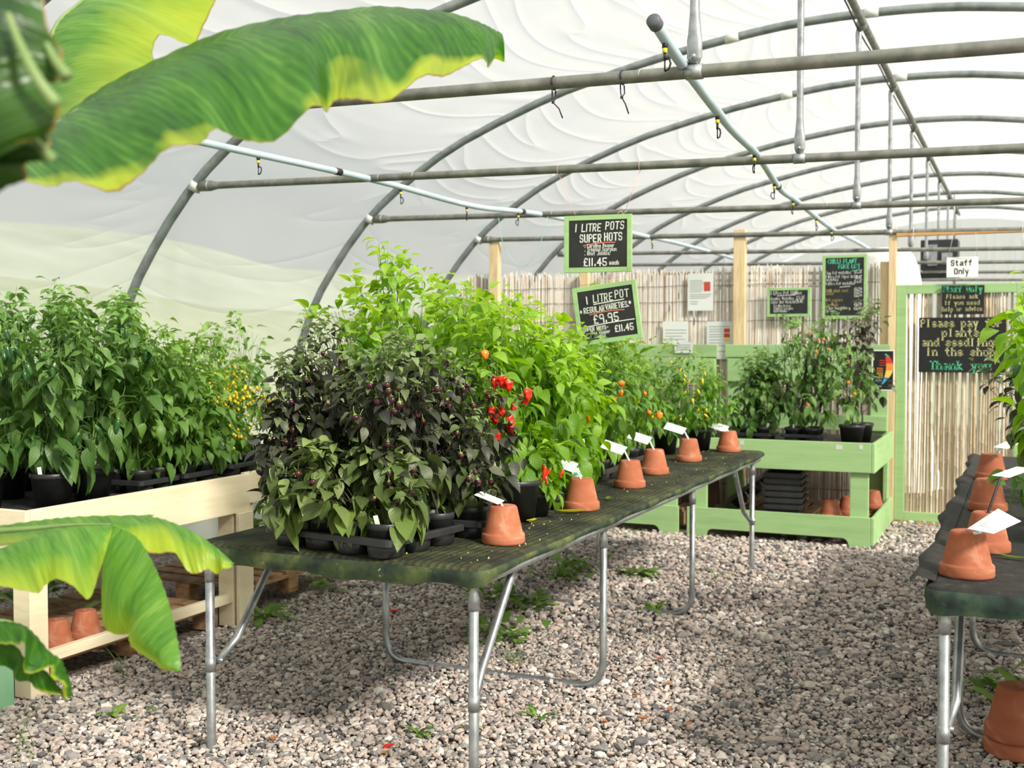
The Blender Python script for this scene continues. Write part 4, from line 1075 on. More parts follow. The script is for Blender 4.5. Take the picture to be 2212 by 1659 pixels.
# door notices
SR = dict(center=True, serif=True, track=.80)
c, w, h = rect(2034, 617, 2126, 679, 10.1)
board('notice_board', 'smaller black notice at the top of the door headed staff only', 'sign', c, w, h, 0, None, 'sign_black',
      [('Staff Only', 0, .068, .045, 'sign_green', .0078, dict(center=True, serif=True, track=.70)), ('Please ask', 0, .012, .034, 'sign_cream', .0045, dict(center=True, serif=True, track=.74)), ('if you need', 0, -.040, .034, 'sign_cream', .0045, dict(center=True, serif=True, track=.74)), ('help or advice', 0, -.092, .034, 'sign_cream', .0045, dict(center=True, serif=True, track=.66))], group='notices on the door')
c, w, h = rect(1985, 686, 2172, 806, 10.1)
board('notice_board', 'large black notice on the door saying please pay for plants in the shop', 'sign', c, w, h, 0, None, 'sign_black',
      [('Please pay for', 0, .153, .062, 'sign_cream', .0085, dict(center=True, serif=True, track=.74)), ('plants', 0, .072, .062, 'sign_cream', .0085, SR), ('and seedlings', 0, -.008, .062, 'sign_cream', .0085, dict(center=True, serif=True, track=.76)), ('in the shop', 0, -.088, .062, 'sign_cream', .0085, SR), ('Thank you', 0, -.205, .066, 'sign_green', .0100, dict(center=True, serif=True, track=.82))], group='notices on the door')
c, w, h = rect(2045, 556, 2113, 598, 10.08)
board('hanging_notice', 'white staff only notice hanging on wires above the door', 'sign', c, w, h, 0, None, 'white_card',
      [('Staff', 0, .015, .042, 'sign_ink', .0095, dict(center=True, track=.82)), ('Only', 0, -.055, .042, 'sign_ink', .0095, dict(center=True, track=.82))], depth=.006)
strings('pale wires carrying the white staff only notice', 'wire', [[c + Vector((-.11, 0, h / 2)), Vector((c.x - .07, 10.06, barz(-.5) - .02))], [c + Vector((.11, 0, h / 2)), Vector((c.x + .10, 10.06, barz(-.4) - .02))], [c + Vector((-.11, 0, h / 2)), c + Vector((0, -.005, h / 2 - .012)), c + Vector((.11, 0, h / 2))]], r=.0016)
for k, x in enumerate((-.86, -.02)):
    z = barz(x); mb = MB(); mb.tube([(0, .05 * math.cos(a), .05 * math.sin(a) - .02) for a in np.linspace(0, 2 * PI, 16)], .003, 5); mb.tube([(0, -.05, -.04), (.004, -.055, -.12)], .003, 5)
    o = mb.build('cable_tie', 'wire'); o.location = (x, 10.1, z); tag(o, ('pale cable tie at the left end of the door beam', 'pale cable tie at the right end of the door beam')[k], 'cable tie', 'cable ties on the door beam')

# ================================================================ terracotta pots (upturned), cards, trays
def terracotta_mesh(name, mat):
    mb = MB()       # upturned: rim at the bottom, small hole on top
    mb.lathe([(.0585, 0.004), (.0605, 0), (.0655, .002), (.0665, .008), (.0655, .028), (.0635, .031), (.0605, .032), (.0585, .036), (.0425, .108), (.0395, .1125), (.036, .1145), (.012, .113), (.0095, .112), (.009, .100), (.0, .099)], 40)
    return mb.build(name, mat)


POT = {}


def terracotta(label, loc, mat='terracotta', rz=0., s=1., tilt=None, group='upturned terracotta pots'):
    if mat not in POT:
        o = terracotta_mesh('terracotta_pot', mat); POT[mat] = o
    else:
        o = POT[mat].copy(); COL.objects.link(o)
    o.location = loc; o.scale = (s, s, s); o.rotation_euler = tilt or (0, 0, rz); tag(o, label, 'terracotta pot', group)
    return o


def card(label, foot, corners, group='price cards stuck in the pots', stem_mat='white_card', print_=True):
    """plastic-sleeved card on a flat stake; corners: lower-left, lower-right, upper-right, upper-left (world)"""
    t = thing('price_card', label, 'price card', foot, group=group); f = Vector(foot)
    k = [Vector(q) - f for q in corners]; n = (k[1] - k[0]).cross(k[3] - k[0]).normalized()
    def quad(mb, q, th):
        vs = [p + n * th / 2 for p in q] + [p - n * th / 2 for p in q]; mb.sm = False
        mb.add(vs, [(0, 1, 2, 3), (7, 6, 5, 4)] + [(i, i + 4, (i + 1) % 4 + 4, (i + 1) % 4) for i in range(4)])
    ctr = sum(k, Vector()) / 4
    mb = MB(); quad(mb, k, .0012); mb.build('sleeve', 'clear_card', t)
    mb = MB(); quad(mb, [ctr + (q - ctr) * .93 for q in k], .0022); cd_ = mb.build('card', 'white_card', t)
    if print_:
        mb = MB(); mb.sm = False
        for i in range(6):
            v = .22 + .1 * i; a = k[0].lerp(k[1], .15).lerp(k[3].lerp(k[2], .15), v); b = k[0].lerp(k[1], .8 - .08 * (i % 3)).lerp(k[3].lerp(k[2], .8 - .08 * (i % 3)), v); d = (k[3] - k[0]).normalized() * .0022
            mb.add([a + n * .0014, b + n * .0014, b + d + n * .0014, a + d + n * .0014], [(0, 1, 2, 3)])
        mb.build('printing', 'print_grey', cd_)
    base = (k[0] + k[1]) / 2; top = base.lerp((k[2] + k[3]) / 2, .4) - n * .002
    mb = MB(); d = (base - Vector()).normalized(); s = d.cross(n).normalized() * .006
    mb.tube([Vector((0, 0, -.03)), Vector((0, 0, 0)) + d * .002, base - n * .003, top - n * .0012], .0048, 6); mb.build('stake', stem_mat, t)
    return t


TZ = .80
ordn = ['first', 'second', 'third', 'fourth', 'fifth', 'sixth']
tp = [((-1.765, 3.79), 'terracotta', 1.24), ((-1.80, 4.70), 'terracotta', 1.24), ((-1.85, 5.53), 'terracotta', 1.24), ((-1.91, 6.15), 'terracotta', 1.25), ((-1.92, 6.91), 'terracotta', 1.25), ((-1.84, 7.63), 'terracotta', 1.25)]
plab = ['weathered upturned terracotta pot at the near corner of the mossy table', 'weathered upturned terracotta pot second from the near end of the mossy table', 'weathered upturned terracotta pot third along the mossy table',
        'weathered upturned terracotta pot fourth along the mossy table, close behind the third', 'weathered upturned terracotta pot fifth along the mossy table', 'weathered upturned terracotta pot last at the far corner of the mossy table']
cdir = [(-.100, .0, .030), (-.110, .0, .032), (-.122, .0, .036), (-.124, .0, .034), (-.126, .0, .034), (-.126, .0, .036)]
for k, ((x, y), m_, s) in enumerate(tp):
    terracotta(plab[k], (x, y, TZ), m_, rz=k * 1.3, s=s)
    top = Vector((x - .004, y, TZ + .112 * s)); u = Vector(cdir[k]); v = Vector((.010, .060, .036)) if k else Vector((.0, .060, .006))
    up_ = Vector((-.024, .0, .048)) if k not in (0, 5) else Vector((-.004, -.0, .012))
    a = top + up_
    card('white price card on a stake in the %s pot of the mossy table' % ordn[k], top, [a - v / 2, a + v / 2, a + v / 2 + u, a - v / 2 + u])
# fix of corners: readers stand in the aisle, so the card rises away from it
rt = [((-.155, 3.87), 1.28, 'terracotta_dark'), ((-.11, 4.36), 1.24, 'terracotta_dark'), ((-.135, 5.42), 1.26, 'terracotta_dark'), ((-.15, 6.66), 1.26, 'terracotta_dark')]
rlab = ['smooth upturned terracotta pot nearest on the right table, card leaning right', 'upturned terracotta pot second on the right table, behind the nearest', 'upturned terracotta pot third on the right table with a black stake', 'upturned terracotta pot farthest on the right table']
for k, ((x, y), s, m_) in enumerate(rt): terracotta(rlab[k], (x, y, TZ), m_, rz=k, s=s)
def cardpx(label, foot, px4, D, **kw): card(label, foot, [at(x, y, D=D + dd) for x, y, dd in px4], **kw)
cardpx('printed white card on a pale stake in the nearest pot of the right table', (-.145, 3.87, TZ + .134), [(2090, 1142, 0), (2146, 1153, -.06), (2206, 1126, -.02), (2156, 1099, .05)], 3.52)
cardpx('printed card on a long black stake from the second pot of the right table', (-.11, 4.36, TZ + .127), [(2142, 1027, 0), (2180, 1032, -.03), (2236, 1012, -.0), (2196, 1008, .04)], 4.1, stem_mat='dark_clip')
cardpx('printed card on a short black stake in the third pot of the right table', (-.13, 5.42, TZ + .133), [(2140, 1030, 0), (2172, 1032, -.04), (2200, 1019, -.0), (2172, 1015, .06)], 4.95, stem_mat='dark_clip')
cardpx('white card on a stake in the farthest pot of the right table', (-.15, 6.66, TZ + .13), [(2146, 966, 0), (2176, 970, -.05), (2200, 958, 0), (2172, 954, .06)], 6.0)
# pots on pallets and the gravel
terracotta('dark terracotta pot on the pallet beside the cream corner post, partly hidden by it', (-4.05, 3.80, .137), 'terracotta_dark', s=1.18)
terracotta('upturned terracotta pot standing clear on the pallet of the near cream bench', (-4.07, 3.995, .137), 'terracotta_dark', s=1.18)
terracotta('upturned terracotta pot on the far pallet behind the table corner', (-4.16, 6.0, .167), 'terracotta_dark', s=1.0)
terracotta('upturned terracotta pot under the green bench, left of a pair', (-1.335, 8.86, .197), 'terracotta_dark', s=1.28)
terracotta('upturned terracotta pot under the green bench, right and behind of a pair', (-1.235, 9.07, .197), 'terracotta_dark', s=1.28)
terracotta('terracotta pot under the green bench glimpsed behind the corner leg', (-1.10, 9.52, .197), 'terracotta_dark', s=1.28)
terracotta('terracotta pot under the green bench seen left of the corner leg, cut off', (-1.20, 9.42, .197), 'terracotta_dark', s=1.0)
gp = (.0, 4.56, .012)
terracotta('lower of two nested terracotta pots upside down on the gravel at right', gp, 'terracotta_dark', s=1.75)
terracotta('upper of two nested terracotta pots upside down on the gravel at right', (gp[0], gp[1], .072), 'terracotta_dark', s=1.72)
# white terracotta pot on the far cream bench with a white card on its top
terracotta('upturned terracotta pot on the far cream bench with a white card lying on it', (-4.12, 5.94, .79), 'terracotta', s=1.12)
mb = MB(); mb.sm = False; mb.box((0, 0, 0), (.135, .11, .003), rz=.3, rx=.22); o = mb.build('price_card', 'white_card'); o.location = (-4.13, 5.93, .938); tag(o, 'white card lying on the terracotta pot of the far cream bench', 'price card', 'price cards stuck in the pots')
# seed strip leaning on the second pot
mb = MB(); mb.sm = False; a = at(1243, 948, Y=4.86); b = Vector((-1.83, 4.80, .803)); d = (a - b); s = Vector((.034, .02, .0))
mb.add([-s, s, s + d, d - s], [(0, 1, 2, 3)]); mb.add([p + Vector((.002, .003, 0)) for p in (-s, s, s + d, d - s)], [(3, 2, 1, 0)])
o = mb.build('printed_strip', 'white_card'); o.location = b; tag(o, 'long white printed strip leaning behind the second pot of the mossy table', 'label strip')
mb = MB(); mb.sm = False
for i in range(7):
    f0 = .12 + .11 * i; p = d * f0; mb.add([p - s * .6 + Vector((-.0015, -.002, 0)), p + s * .2 + Vector((-.0015, -.002, 0)), p + s * .2 + d * .045 + Vector((-.0015, -.002, 0)), p - s * .6 + d * .045 + Vector((-.0015, -.002, 0))], [(0, 1, 2, 3)])
mb.build('printing', 'sign_green', o)


def tray(label, c, rz, nx, ny, pitch=.148, z=TZ, h=.072, group='black carrier trays'):
    t = thing('carrier_tray', label, 'plant tray', (c[0], c[1], z), rz, group)
    w, d = nx * pitch + .012, ny * pitch + .012; mb = MB()
    # raised flange with a lip
    def rr(ins, zz, r=.03):
        a, b = w / 2 - ins, d / 2 - ins; out = []
        for cx, cy, t0 in ((a - r, b - r, 0), (-a + r, b - r, PI / 2), (-a + r, -b + r, PI), (a - r, -b + r, 1.5 * PI)):
            for k in range(5): q = t0 + PI / 2 * k / 4; out.append((cx + r * math.cos(q), cy + r * math.sin(q), zz))
        return out
    ls = [rr(.03, h - .016), rr(.022, h), rr(.004, h), rr(0, h - .004), rr(-.001, h - .024), rr(.004, h - .025), rr(.006, h - .006), rr(.02, h - .005)]
    n = 20
    for l in ls: mb.v += l; mb.uv += [(0, 0)] * n
    for i in range(len(ls) - 1):
        for k in range(n): mb.f.append((i * n + k, (i + 1) * n + k, (i + 1) * n + (k + 1) % n, i * n + (k + 1) % n)); mb.mi.append(0); mb.smooth.append(False)
    # webs between the cells
    for i in range(1, nx): mb.box((-w / 2 + .006 + i * pitch, 0, h - .012), (.010, d - .04, .006))
    for j in range(1, ny): mb.box((0, -d / 2 + .006 + j * pitch, h - .012), (w - .04, .010, .006))
    mb.build('flange', 'black_plastic', t)
    cells = []
    for i in range(nx):
        for j in range(ny):
            x, y = -w / 2 + .006 + (i + .5) * pitch, -d / 2 + .006 + (j + .5) * pitch
            mb = MB(); k = .45
            mb.lathe([(.0, .0025), (.058, .0025), (.0555, .0), (.0615, .004), (.0695, h - .012), (.0675, h - .012), (.060, .006)], 28, (x, y, 0), lobes=lambda a, z_: 1 + .05 * abs(math.sin(2 * a)) ** 3 - .03 * (abs(math.cos(14 * a)) > .93))
            mb.build('cell', 'black_plastic', t)
            p = Matrix.Rotation(rz, 3, 'Z') @ Vector((x, y, 0)); cells.append(((i, j), (c[0] + p.x, c[1] + p.y, z + .007)))
    return t, dict(cells)


# stack of empty trays under the green bench: each tray is a thing
for k in range(6):
    lab = 'empty black tray, %s of the stack under the green bench' % ['lowest', 'second from the bottom', 'third from the bottom', 'fourth from the bottom', 'fifth from the bottom', 'topmost'][k]
    t = thing('seed_tray', lab, 'seed tray', (-1.70, 8.98, .198 + .05 * k), R(3), 'stacked empty trays')
    mb = MB(); w, d = .29, .42
    for sx in (-1, 1): mb.box((sx * (w / 2 - .008), 0, .072), (.022, d, .034)); mb.box((sx * (w / 2 - .022), 0, .034), (.006, d - .05, .06))
    for sy in (-1, 1): mb.box((0, sy * (d / 2 - .008), .072), (w - .02, .022, .034)); mb.box((0, sy * (d / 2 - .022), .034), (w - .05, .006, .06))
    mb.build('rim', 'black_plastic', t, bevel=.003)
    mb = MB(); mb.box((0, 0, .006 if k == 0 else .020), (w - .055, d - .055, .005)); mb.build('base', 'black_plastic', t)
t = thing('seed_tray', 'empty black celled tray leaning on end under the green bench', 'seed tray', (-2.0, 9.35, .41), 0, 'stacked empty trays')
t.rotation_euler = (0, R(-38), R(10))
mb = MB(); mb.box((0, 0, .0), (.62, .38, .012)); mb.build('flange', 'black_plastic', t, bevel=.003)
for i in range(4):
    for j in range(2):
        mb = MB(); mb.lathe([(.0, -.085), (.05, -.085), (.068, -.006)], 16, (-.225 + .15 * i, -.08 + .16 * j, 0)); mb.build('cell', 'black_plastic', t)
# ================================================================ plants
def leaf_templates(rng, k, W, droop):
    T = []
    ts = np.array([0, .07, .2, .36, .54, .72, .87, 1.0])
    wd = np.array([.03, .42, .86, 1.0, .88, .60, .28, .0]) * W / 2
    for _ in range(k):
        c = droop * rng.uniform(.5, 1.5); fold = rng.uniform(.1, .5); wav = rng.uniform(-.06, .06)
        vs = []; uv = []
        # petiole
        vs += [(-.34, -.010, -.03), (-.34, .010, -.03)]; uv += [(0, .5), (0, .5)]
        ang = 0; x = z = 0; px_ = 0
        for i, (t, w) in enumerate(zip(ts, wd)):
            if i: dt = t - ts[i - 1]; ang = c * (t + ts[i - 1]) / 2; x += dt * math.cos(ang); z -= dt * math.sin(ang)
            e = w * fold + wav * math.sin(t * 7) * w * 2
            vs += [(x, -w, z + e), (x, 0, z), (x, w, z + e + wav * w)]; uv += [(t, .5 - w / W), (t, .5), (t, .5 + w / W)]
        f = [(0, 3, 3, 1)]
        f = [(0, 2, 4, 1)]
        for i in range(len(ts) - 1):
            a = 2 + i * 3; f += [(a, a + 3, a + 4, a + 1), (a + 1, a + 4, a + 5, a + 2)]
        T.append((np.array(vs), uv, f))
    return T


def skeleton(rng, h, spread, levels, trunk, angle, wob=.14):
    segs = []; nodes = []

    def nrm(v): return v / (np.linalg.norm(v) + 1e-9)

    def rec(p, d, L, r, lev):
        pts = [p]; n = 3
        for i in range(n):
            d = nrm(d + rng.normal(0, wob, 3) + np.array([0, 0, .06])); p = p + d * L / n; pts.append(p); nodes.append((p, d, lev, lev == levels and i == n - 1))
        segs.append((pts, r, lev))
        if lev >= levels: return
        k = 2 if rng.random() < .72 else 3
        az = rng.random() * 2 * PI; a = nrm(np.cross(d, [.3, .2, .9] if abs(d[2]) < .9 else [1, .1, 0])); b = np.cross(d, a)
        for j in range(k):
            q = rng.uniform(.6, 1.25) * angle; t = az + 2 * PI * j / k + rng.normal(0, .3)
            rec(p, nrm(d * math.cos(q) + (a * math.cos(t) + b * math.sin(t)) * math.sin(q)), L * rng.uniform(.62, .95), r * .72, lev + 1)
    rec(np.zeros(3), np.array([0, 0, 1.]), trunk * h, 1.0, 0)
    for q in range(4):      # low side shoots
        a = rng.uniform(0, 2 * PI); z = trunk * h * rng.uniform(.35, .95)
        rec(np.array([0, 0, z]), nrm(np.array([math.cos(a), math.sin(a), rng.uniform(.35, .9)])), trunk * h * rng.uniform(.45, .8), .5, max(levels - 2, 1))
    core = len(nodes); al = np.array([p for p, *_ in nodes]); zs = h / al[:, 2].max(); rr = np.percentile(np.hypot(al[:, 0], al[:, 1]), 93) + 1e-6; xs = spread / 2 / rr
    S = np.array([xs, xs, zs])
    tips = sorted([n_ for n_ in nodes if n_[3]], key=lambda n_: -n_[0][2] - 1.2 * math.hypot(n_[0][0], n_[0][1]) * rng.uniform(0, 1))[:40]
    for q in rng.choice(len(tips), min(7, len(tips)), replace=False):
        p, d, l, e = tips[q]; L = h / zs * rng.uniform(.07, .16); pts = [p]; d = nrm(np.array([d[0] * xs, d[1] * xs, abs(d[2]) * zs * .8 + .3 * zs]) / np.array([xs, xs, zs]))
        for i in range(4):
            d = nrm(d + rng.normal(0, .2, 3)); p = p + d * L / 4; pts.append(p)
            for _ in range(2): nodes.append((p, nrm(d + rng.normal(0, .6, 3)), levels, True))
        segs.append((pts, .16, levels))
    fz = lambda q: np.array([q[0] * S[0], q[1] * S[1], h * max(q[2] * S[2] / h, 0) ** 1.22])
    return [([fz(q) for q in pts], r, l) for pts, r, l in segs], [(fz(p), d, l, e) for p, d, l, e in nodes]


FRM = {}


def fruit_mesh(kind):
    if kind in FRM: return FRM[kind]
    rng = random.Random(hash(kind) % 97 if False else len(kind))
    mb = MB(); mb.cur = 0
    spec = {'reaper': ([(0, -.050), (.0025, -.047), (.005, -.040), (.0125, -.034), (.0150, -.027), (.0125, -.021), (.0165, -.015), (.0170, -.009), (.0135, -.002), (.007, .0)], 'f_red', 3, .20),
            'lantern': ([(0, -.036), (.006, -.034), (.012, -.027), (.0165, -.015), (.0165, -.007), (.011, -.001), (.004, .0)], 'f_orange', 3, .10),
            'round': ([(0, -.022), (.006, -.021), (.0105, -.015), (.0118, -.009), (.0095, -.003), (.003, 0)], 'f_purple', 0, 0),
            'black': ([(0, -.032), (.005, -.030), (.0115, -.020), (.013, -.010), (.010, -.002), (.003, 0)], 'f_black', 0, 0),
            'jalapeno': ([(0, -.062), (.006, -.059), (.0105, -.045), (.013, -.025), (.0125, -.010), (.008, -.001), (.003, 0)], 'f_green', 0, 0),
            'tiny': ([(0, -.016), (.0035, -.0145), (.0062, -.009), (.0062, -.004), (.003, 0)], 'f_yellow', 0, 0),
            'thin': ([(0, -.030), (.003, -.026), (.006, -.016), (.0072, -.007), (.004, 0)], 'f_yellow', 0, 0),
            'thinred': ([(0, -.05), (.003, -.045), (.006, -.03), (.0075, -.012), (.004, 0)], 'f_red', 0, 0),
            'redround': ([(0, -.017), (.005, -.016), (.0085, -.011), (.009, -.006), (.006, -.001), (.002, 0)], 'f_red', 0, 0),
            'oranround': ([(0, -.021), (.006, -.020), (.0105, -.014), (.011, -.008), (.008, -.002), (.002, 0)], 'f_orange', 0, 0)}[kind]
    pr, mat, lob, amt = spec
    mb.lathe(pr, 18 if lob else 12, lobes=(lambda a, z: 1 + amt * math.sin(a * lob + z * 60) + (amt * .5 * math.sin(z * 420 + a * 2) if kind == 'reaper' else 0)) if lob else None)
    mb.cur = 1; r = max(p[0] for p in pr)
    mb.lathe([(r * .62, -.002), (r * .5, .0012), (r * .16, .003), (r * .13, .012)], 8)
    mb.tube([(0, 0, .010), (.001, 0, .018), (.004, .001, .026)], r * .11, 5)
    o = mb.build('pepper', [mat, 'calyx']); me = o.data; bpy.data.objects.remove(o); FRM[kind] = me
    return me


def pot_parts(t, r, h, mat='black_plastic'):
    mb = MB(); k = .76
    mb.lathe([(0, .002), (r * k - .004, .002), (r * k, .0), (r * .955, h - .026), (r, h - .024), (r * 1.03, h - .020), (r * 1.03, h - .002), (r, h), (r * .955, h - .002), (r * .93, h - .022), (r * .9, h - .04)], 32)
    po = mb.build('pot', mat, t)
    mb = MB(); n = 20; ring = [(r * .925 * math.cos(2 * PI * i / n), r * .925 * math.sin(2 * PI * i / n), h - .018) for i in range(n)]
    mb.add(ring + [(0, 0, h - .008)], [(i, (i + 1) % n, n) for i in range(n)]); mb.build('soil', 'soil', po)


STY = {   # leaf material, stem material, leaf length range, width ratio, droop, levels, trunk, fork angle
    'dark': ('leaf_dark', 'stem_dark', (.045, .095), .56, .9, 5, .15, .48),
    'darkbig': ('leaf_olive', 'stem_dark', (.06, .125), .60, 1.0, 4, .16, .55),
    'lime': ('leaf_lime', 'stem_green', (.065, .125), .56, 1.0, 5, .15, .46),
    'mid': ('leaf_mid', 'stem_green', (.058, .11), .50, 1.0, 5, .15, .44),
    'jal': ('leaf_jal', 'stem_green', (.065, .14), .46, 1.0, 5, .18, .46),
    'yel': ('leaf_yel', 'stem_green', (.03, .072), .46, .7, 5, .15, .60),
    'far': ('leaf_far', 'stem_dark', (.06, .12), .50, 1.0, 5, .22, .46)}
PN = [0]


def plant(label, loc, h, spread, sty, nleaf, fruit=None, nfruit=0, pot=(.064, .115), group=None, lean=(0, 0), bare=.08, fpx=None, ntag=0, big=1., seed=None, name='chilli_plant', cat='chilli plant'):
    PN[0] += 1; rng = np.random.default_rng(seed if seed is not None else 1000 + PN[0])
    lm, sm, (l0, l1), W, droop, levels, trunk, angle = STY[sty]
    t = thing(name, label, cat, loc, group=group)
    z0 = 0
    if pot: pot_parts(t, *pot); z0 = pot[1] - .015
    segs, nodes = skeleton(rng, h, spread, levels, trunk, angle)
    sh = lambda p: np.array([p[0] + lean[0] * (p[2] / h) ** 1.3, p[1] + lean[1] * (p[2] / h) ** 1.3, p[2] + z0])
    rb = .0035 + h * .0038
    mb = MB()
    for pts, r, l in segs:
        mb.tube([sh(p) for p in pts], [rb * r * (1 - .28 * k_ / (len(pts) - 1)) for k_ in range(len(pts))], 6 if l < 3 else 4, cap=False)
    mb.build('stems', sm, t)
    # leaves
    T = leaf_templates(rng, 7, W, droop)
    P, Mx, tint, shade, ti = [], [], [], [], []
    cand = [(sh(p), d, l, e) for p, d, l, e in nodes if p[2] > bare * h]
    zc = np.array([c[0][2] for c in cand]); hist, ed = np.histogram(zc, 9); dens = hist[np.clip(np.digitize(zc, ed[1:-1]), 0, 8)]
    w = np.array([1.6 if e else 1. for _, _, l, e in cand]) / np.maximum(dens, 1) ** .75; w /= w.sum()
    nleaf = int(nleaf * 1.35); idx = rng.choice(len(cand), nleaf, p=w)
    hh = h + z0
    for i in idx:
        p, d, l, e = cand[i]; f = (p[2] - z0) / h
        rad = math.hypot(p[0], p[1]) / (spread / 2 + 1e-6)
        az = math.atan2(d[1], d[0]) + rng.normal(0, 1.15 if not e else 1.8)
        L = (l1 + (l0 - l1) * min(1, f * rng.uniform(.65, 1.15))) * rng.uniform(.72, 1.2) * big
        if e: L *= rng.uniform(.6, 1.0)
        pit = rng.normal(.12 if e else -.28 - .75 * (1 - f), .32)
        x = np.array([math.cos(az) * math.cos(pit), math.sin(az) * math.cos(pit), math.sin(pit)])
        y = np.array([-math.sin(az), math.cos(az), 0]); rol = rng.normal(0, .35)
        zv = np.cross(x, y); y2 = y * math.cos(rol) + zv * math.sin(rol); z2 = np.cross(x, y2)
        P.append(p + x * L * .32 + rng.normal(0, .018, 3)); Mx.append(np.stack([x, y2, z2], 0) * L); ti.append(rng.integers(0, 7))
        tint.append(np.clip(f * .75 + (.3 if e else 0) + rng.normal(0, .09), 0, 1)); shade.append(np.clip(rng.normal(.5, .25), 0, 1))
    # a few large old leaves low down
    mb = MB(); at_t, at_s = [], []
    for p, m, k, a, b in zip(P, Mx, ti, tint, shade):
        tv, uv, fc = T[k]; vs = tv @ m + p
        vs[:, 2] = np.maximum(vs[:, 2], .002 - (loc[2] if loc[2] < .1 else .0) * 0 - .03)
        mb.add(vs.tolist(), fc, uv); at_t += [a] * len(vs); at_s += [b] * len(vs)
    mb.build('foliage', lm, t, attrs={'tint': at_t, 'shade': at_s})
    # fruit: hung where this thing's outer leaves face the aisle
    if fruit:
        kinds = fruit if isinstance(fruit, (list, tuple)) else [fruit]
        toc = np.array([-loc[0], -loc[1], CAMH - loc[2]]); toc = toc / np.linalg.norm(toc)
        c2 = [c for c in cand if .22 * h < c[0][2] - z0 < .93 * h]
        sc = np.array([c[0] @ toc + rng.normal(0, .35) * spread / 2 for c in c2]); order = np.argsort(-sc)
        for q in range(nfruit):
            p, d, l, e = c2[order[(q * 2) % len(order)]]; kd = kinds[q % len(kinds)]
            o = bpy.data.objects.new('pepper', fruit_mesh(kd)); COL.objects.link(o); o.parent = t
            off = toc * .035 + rng.normal(0, .018, 3)
            o.location = Vector(p + off - np.array([0, 0, .02]))
            up_ = kd in ('tiny',)
            o.rotation_euler = (rng.normal(PI if up_ else 0, .3), rng.normal(0, .3), rng.uniform(0, 6)); s = rng.uniform(.8, 1.2) * (1.25 if kd == 'tiny' else 1); o.scale = (s, s, s * rng.uniform(.9, 1.15))
    for fx, fy, kd in (fpx or ()):
        q = at(fx, fy, z=1.2); dist = (Vector(loc) - CAM).dot(FW) - spread * .36
        o = bpy.data.objects.new('pepper', fruit_mesh(kd)); COL.objects.link(o); o.parent = t
        o.location = at(fx, fy, D=dist + rng.normal(0, .04)) - Vector(loc) + Vector((0, 0, .02)); o.rotation_euler = (rng.normal(0, .25), rng.normal(0, .25), rng.uniform(0, 6)); s = rng.uniform(.85, 1.15); o.scale = (s, s, s * 1.05)
    for k in range(ntag):
        mb = MB(); mb.sm = False; mb.box((0, 0, .03), (.018, .0012, .07), taper=1.)
        o = mb.build('plant_tag', 'white_card', t); a = -.9 + rng.normal(0, .4); r = (pot[0] if pot else .06) * .7
        o.location = (r * math.cos(a), r * math.sin(a), z0 - .02); o.rotation_euler = (rng.normal(-.1, .2), rng.normal(0, .35), rng.normal(.4, .3)); o['label'] = 'white plastic plant tag'
    return t


OR = ['first', 'second', 'third', 'fourth']
# --- front tray on the mossy table
tr, cells = tray('large black carrier tray at the near end of the mossy table', (-2.225, 3.56), R(-9), 4, 3)
rowname = ['front row', 'middle row', 'back row']
for (i, j), c in cells.items():
    lab = 'purple-leaved chilli plant in the large near tray, %s, %s from left' % (rowname[j], OR[i])
    if j == 0 and i: plant(lab + ', low', c, (.25, .29, .24)[i - 1], .28, 'darkbig', 150, 'round', 3, group='plants in the near tray', ntag=1, bare=.0, big=1.0)
    elif j == 0: plant(lab, c, .56 if i == 0 else .46, .32, 'dark', 200, 'black' if i == 0 else 'round', 7, group='plants in the near tray', ntag=1 if i == 3 else 0, bare=.06, lean=(-.04, -.02))
    else: plant(lab, c, (.60, .66)[j - 1] + .05 * math.sin(i * 2 + j) - (.06 if i == 3 else 0), .38 if i < 3 else .28, 'dark', 240, 'round', 10, group='plants in the near tray', bare=.10, lean=((-.05, 0, 0, -.04)[i], 0))
tr, cells = tray('small black carrier tray behind the nearest terracotta pot', (-2.02, 3.93), R(9), 2, 2)
for (i, j), c in cells.items():
    plant('purple-leaved chilli plant in the small tray behind the nearest pot, %s %s' % (['front', 'back'][j], ['left', 'right'][i]), c, (.34 if (i, j) == (1, 0) else .46 if i else .56), .25, 'dark', 130, 'round', 6, group='plants in the second tray', bare=.08)
# --- red wrinkled pepper plant and the lime green ones behind
plant('lime green chilli plant with wrinkled red peppers in the big black pot', (-1.945, 4.30, TZ), .74, .60, 'lime', 330, pot=(.105, .175), bare=.10, seed=77,
      fpx=[(x, y, 'reaper') for x, y in ((1138, 850), (1129, 862), (1070, 826), (1084, 822), (1098, 832), (1052, 850), (1060, 888), (1082, 888), (1097, 908), (1099, 926), (1066, 905), (1072, 942), (1112, 880))] + [(1046, 768, 'lantern'), (1178, 1020, 'thinred')])
plant('small bright green chilli plant with thin red peppers beside the big black pot', (-1.90, 4.44, TZ + .006), .20, .17, 'lime', 60, 'thinred', 4, pot=(.055, .1), bare=.05, big=.7)
tr, cells = tray('black carrier tray left of the second terracotta pot', (-2.03, 4.76), R(4), 2, 2)
for (i, j), c in cells.items():
    plant('lime green chilli plant in the tray behind the big black pot, %s %s' % (['front', 'back'][j], ['left', 'right'][i]), c, .70 + .03 * j - .12 * i, .42 - .14 * i, 'lime', 210 - 50 * i, None, 0, group='lime plants in the third tray', bare=.05)
k = 0
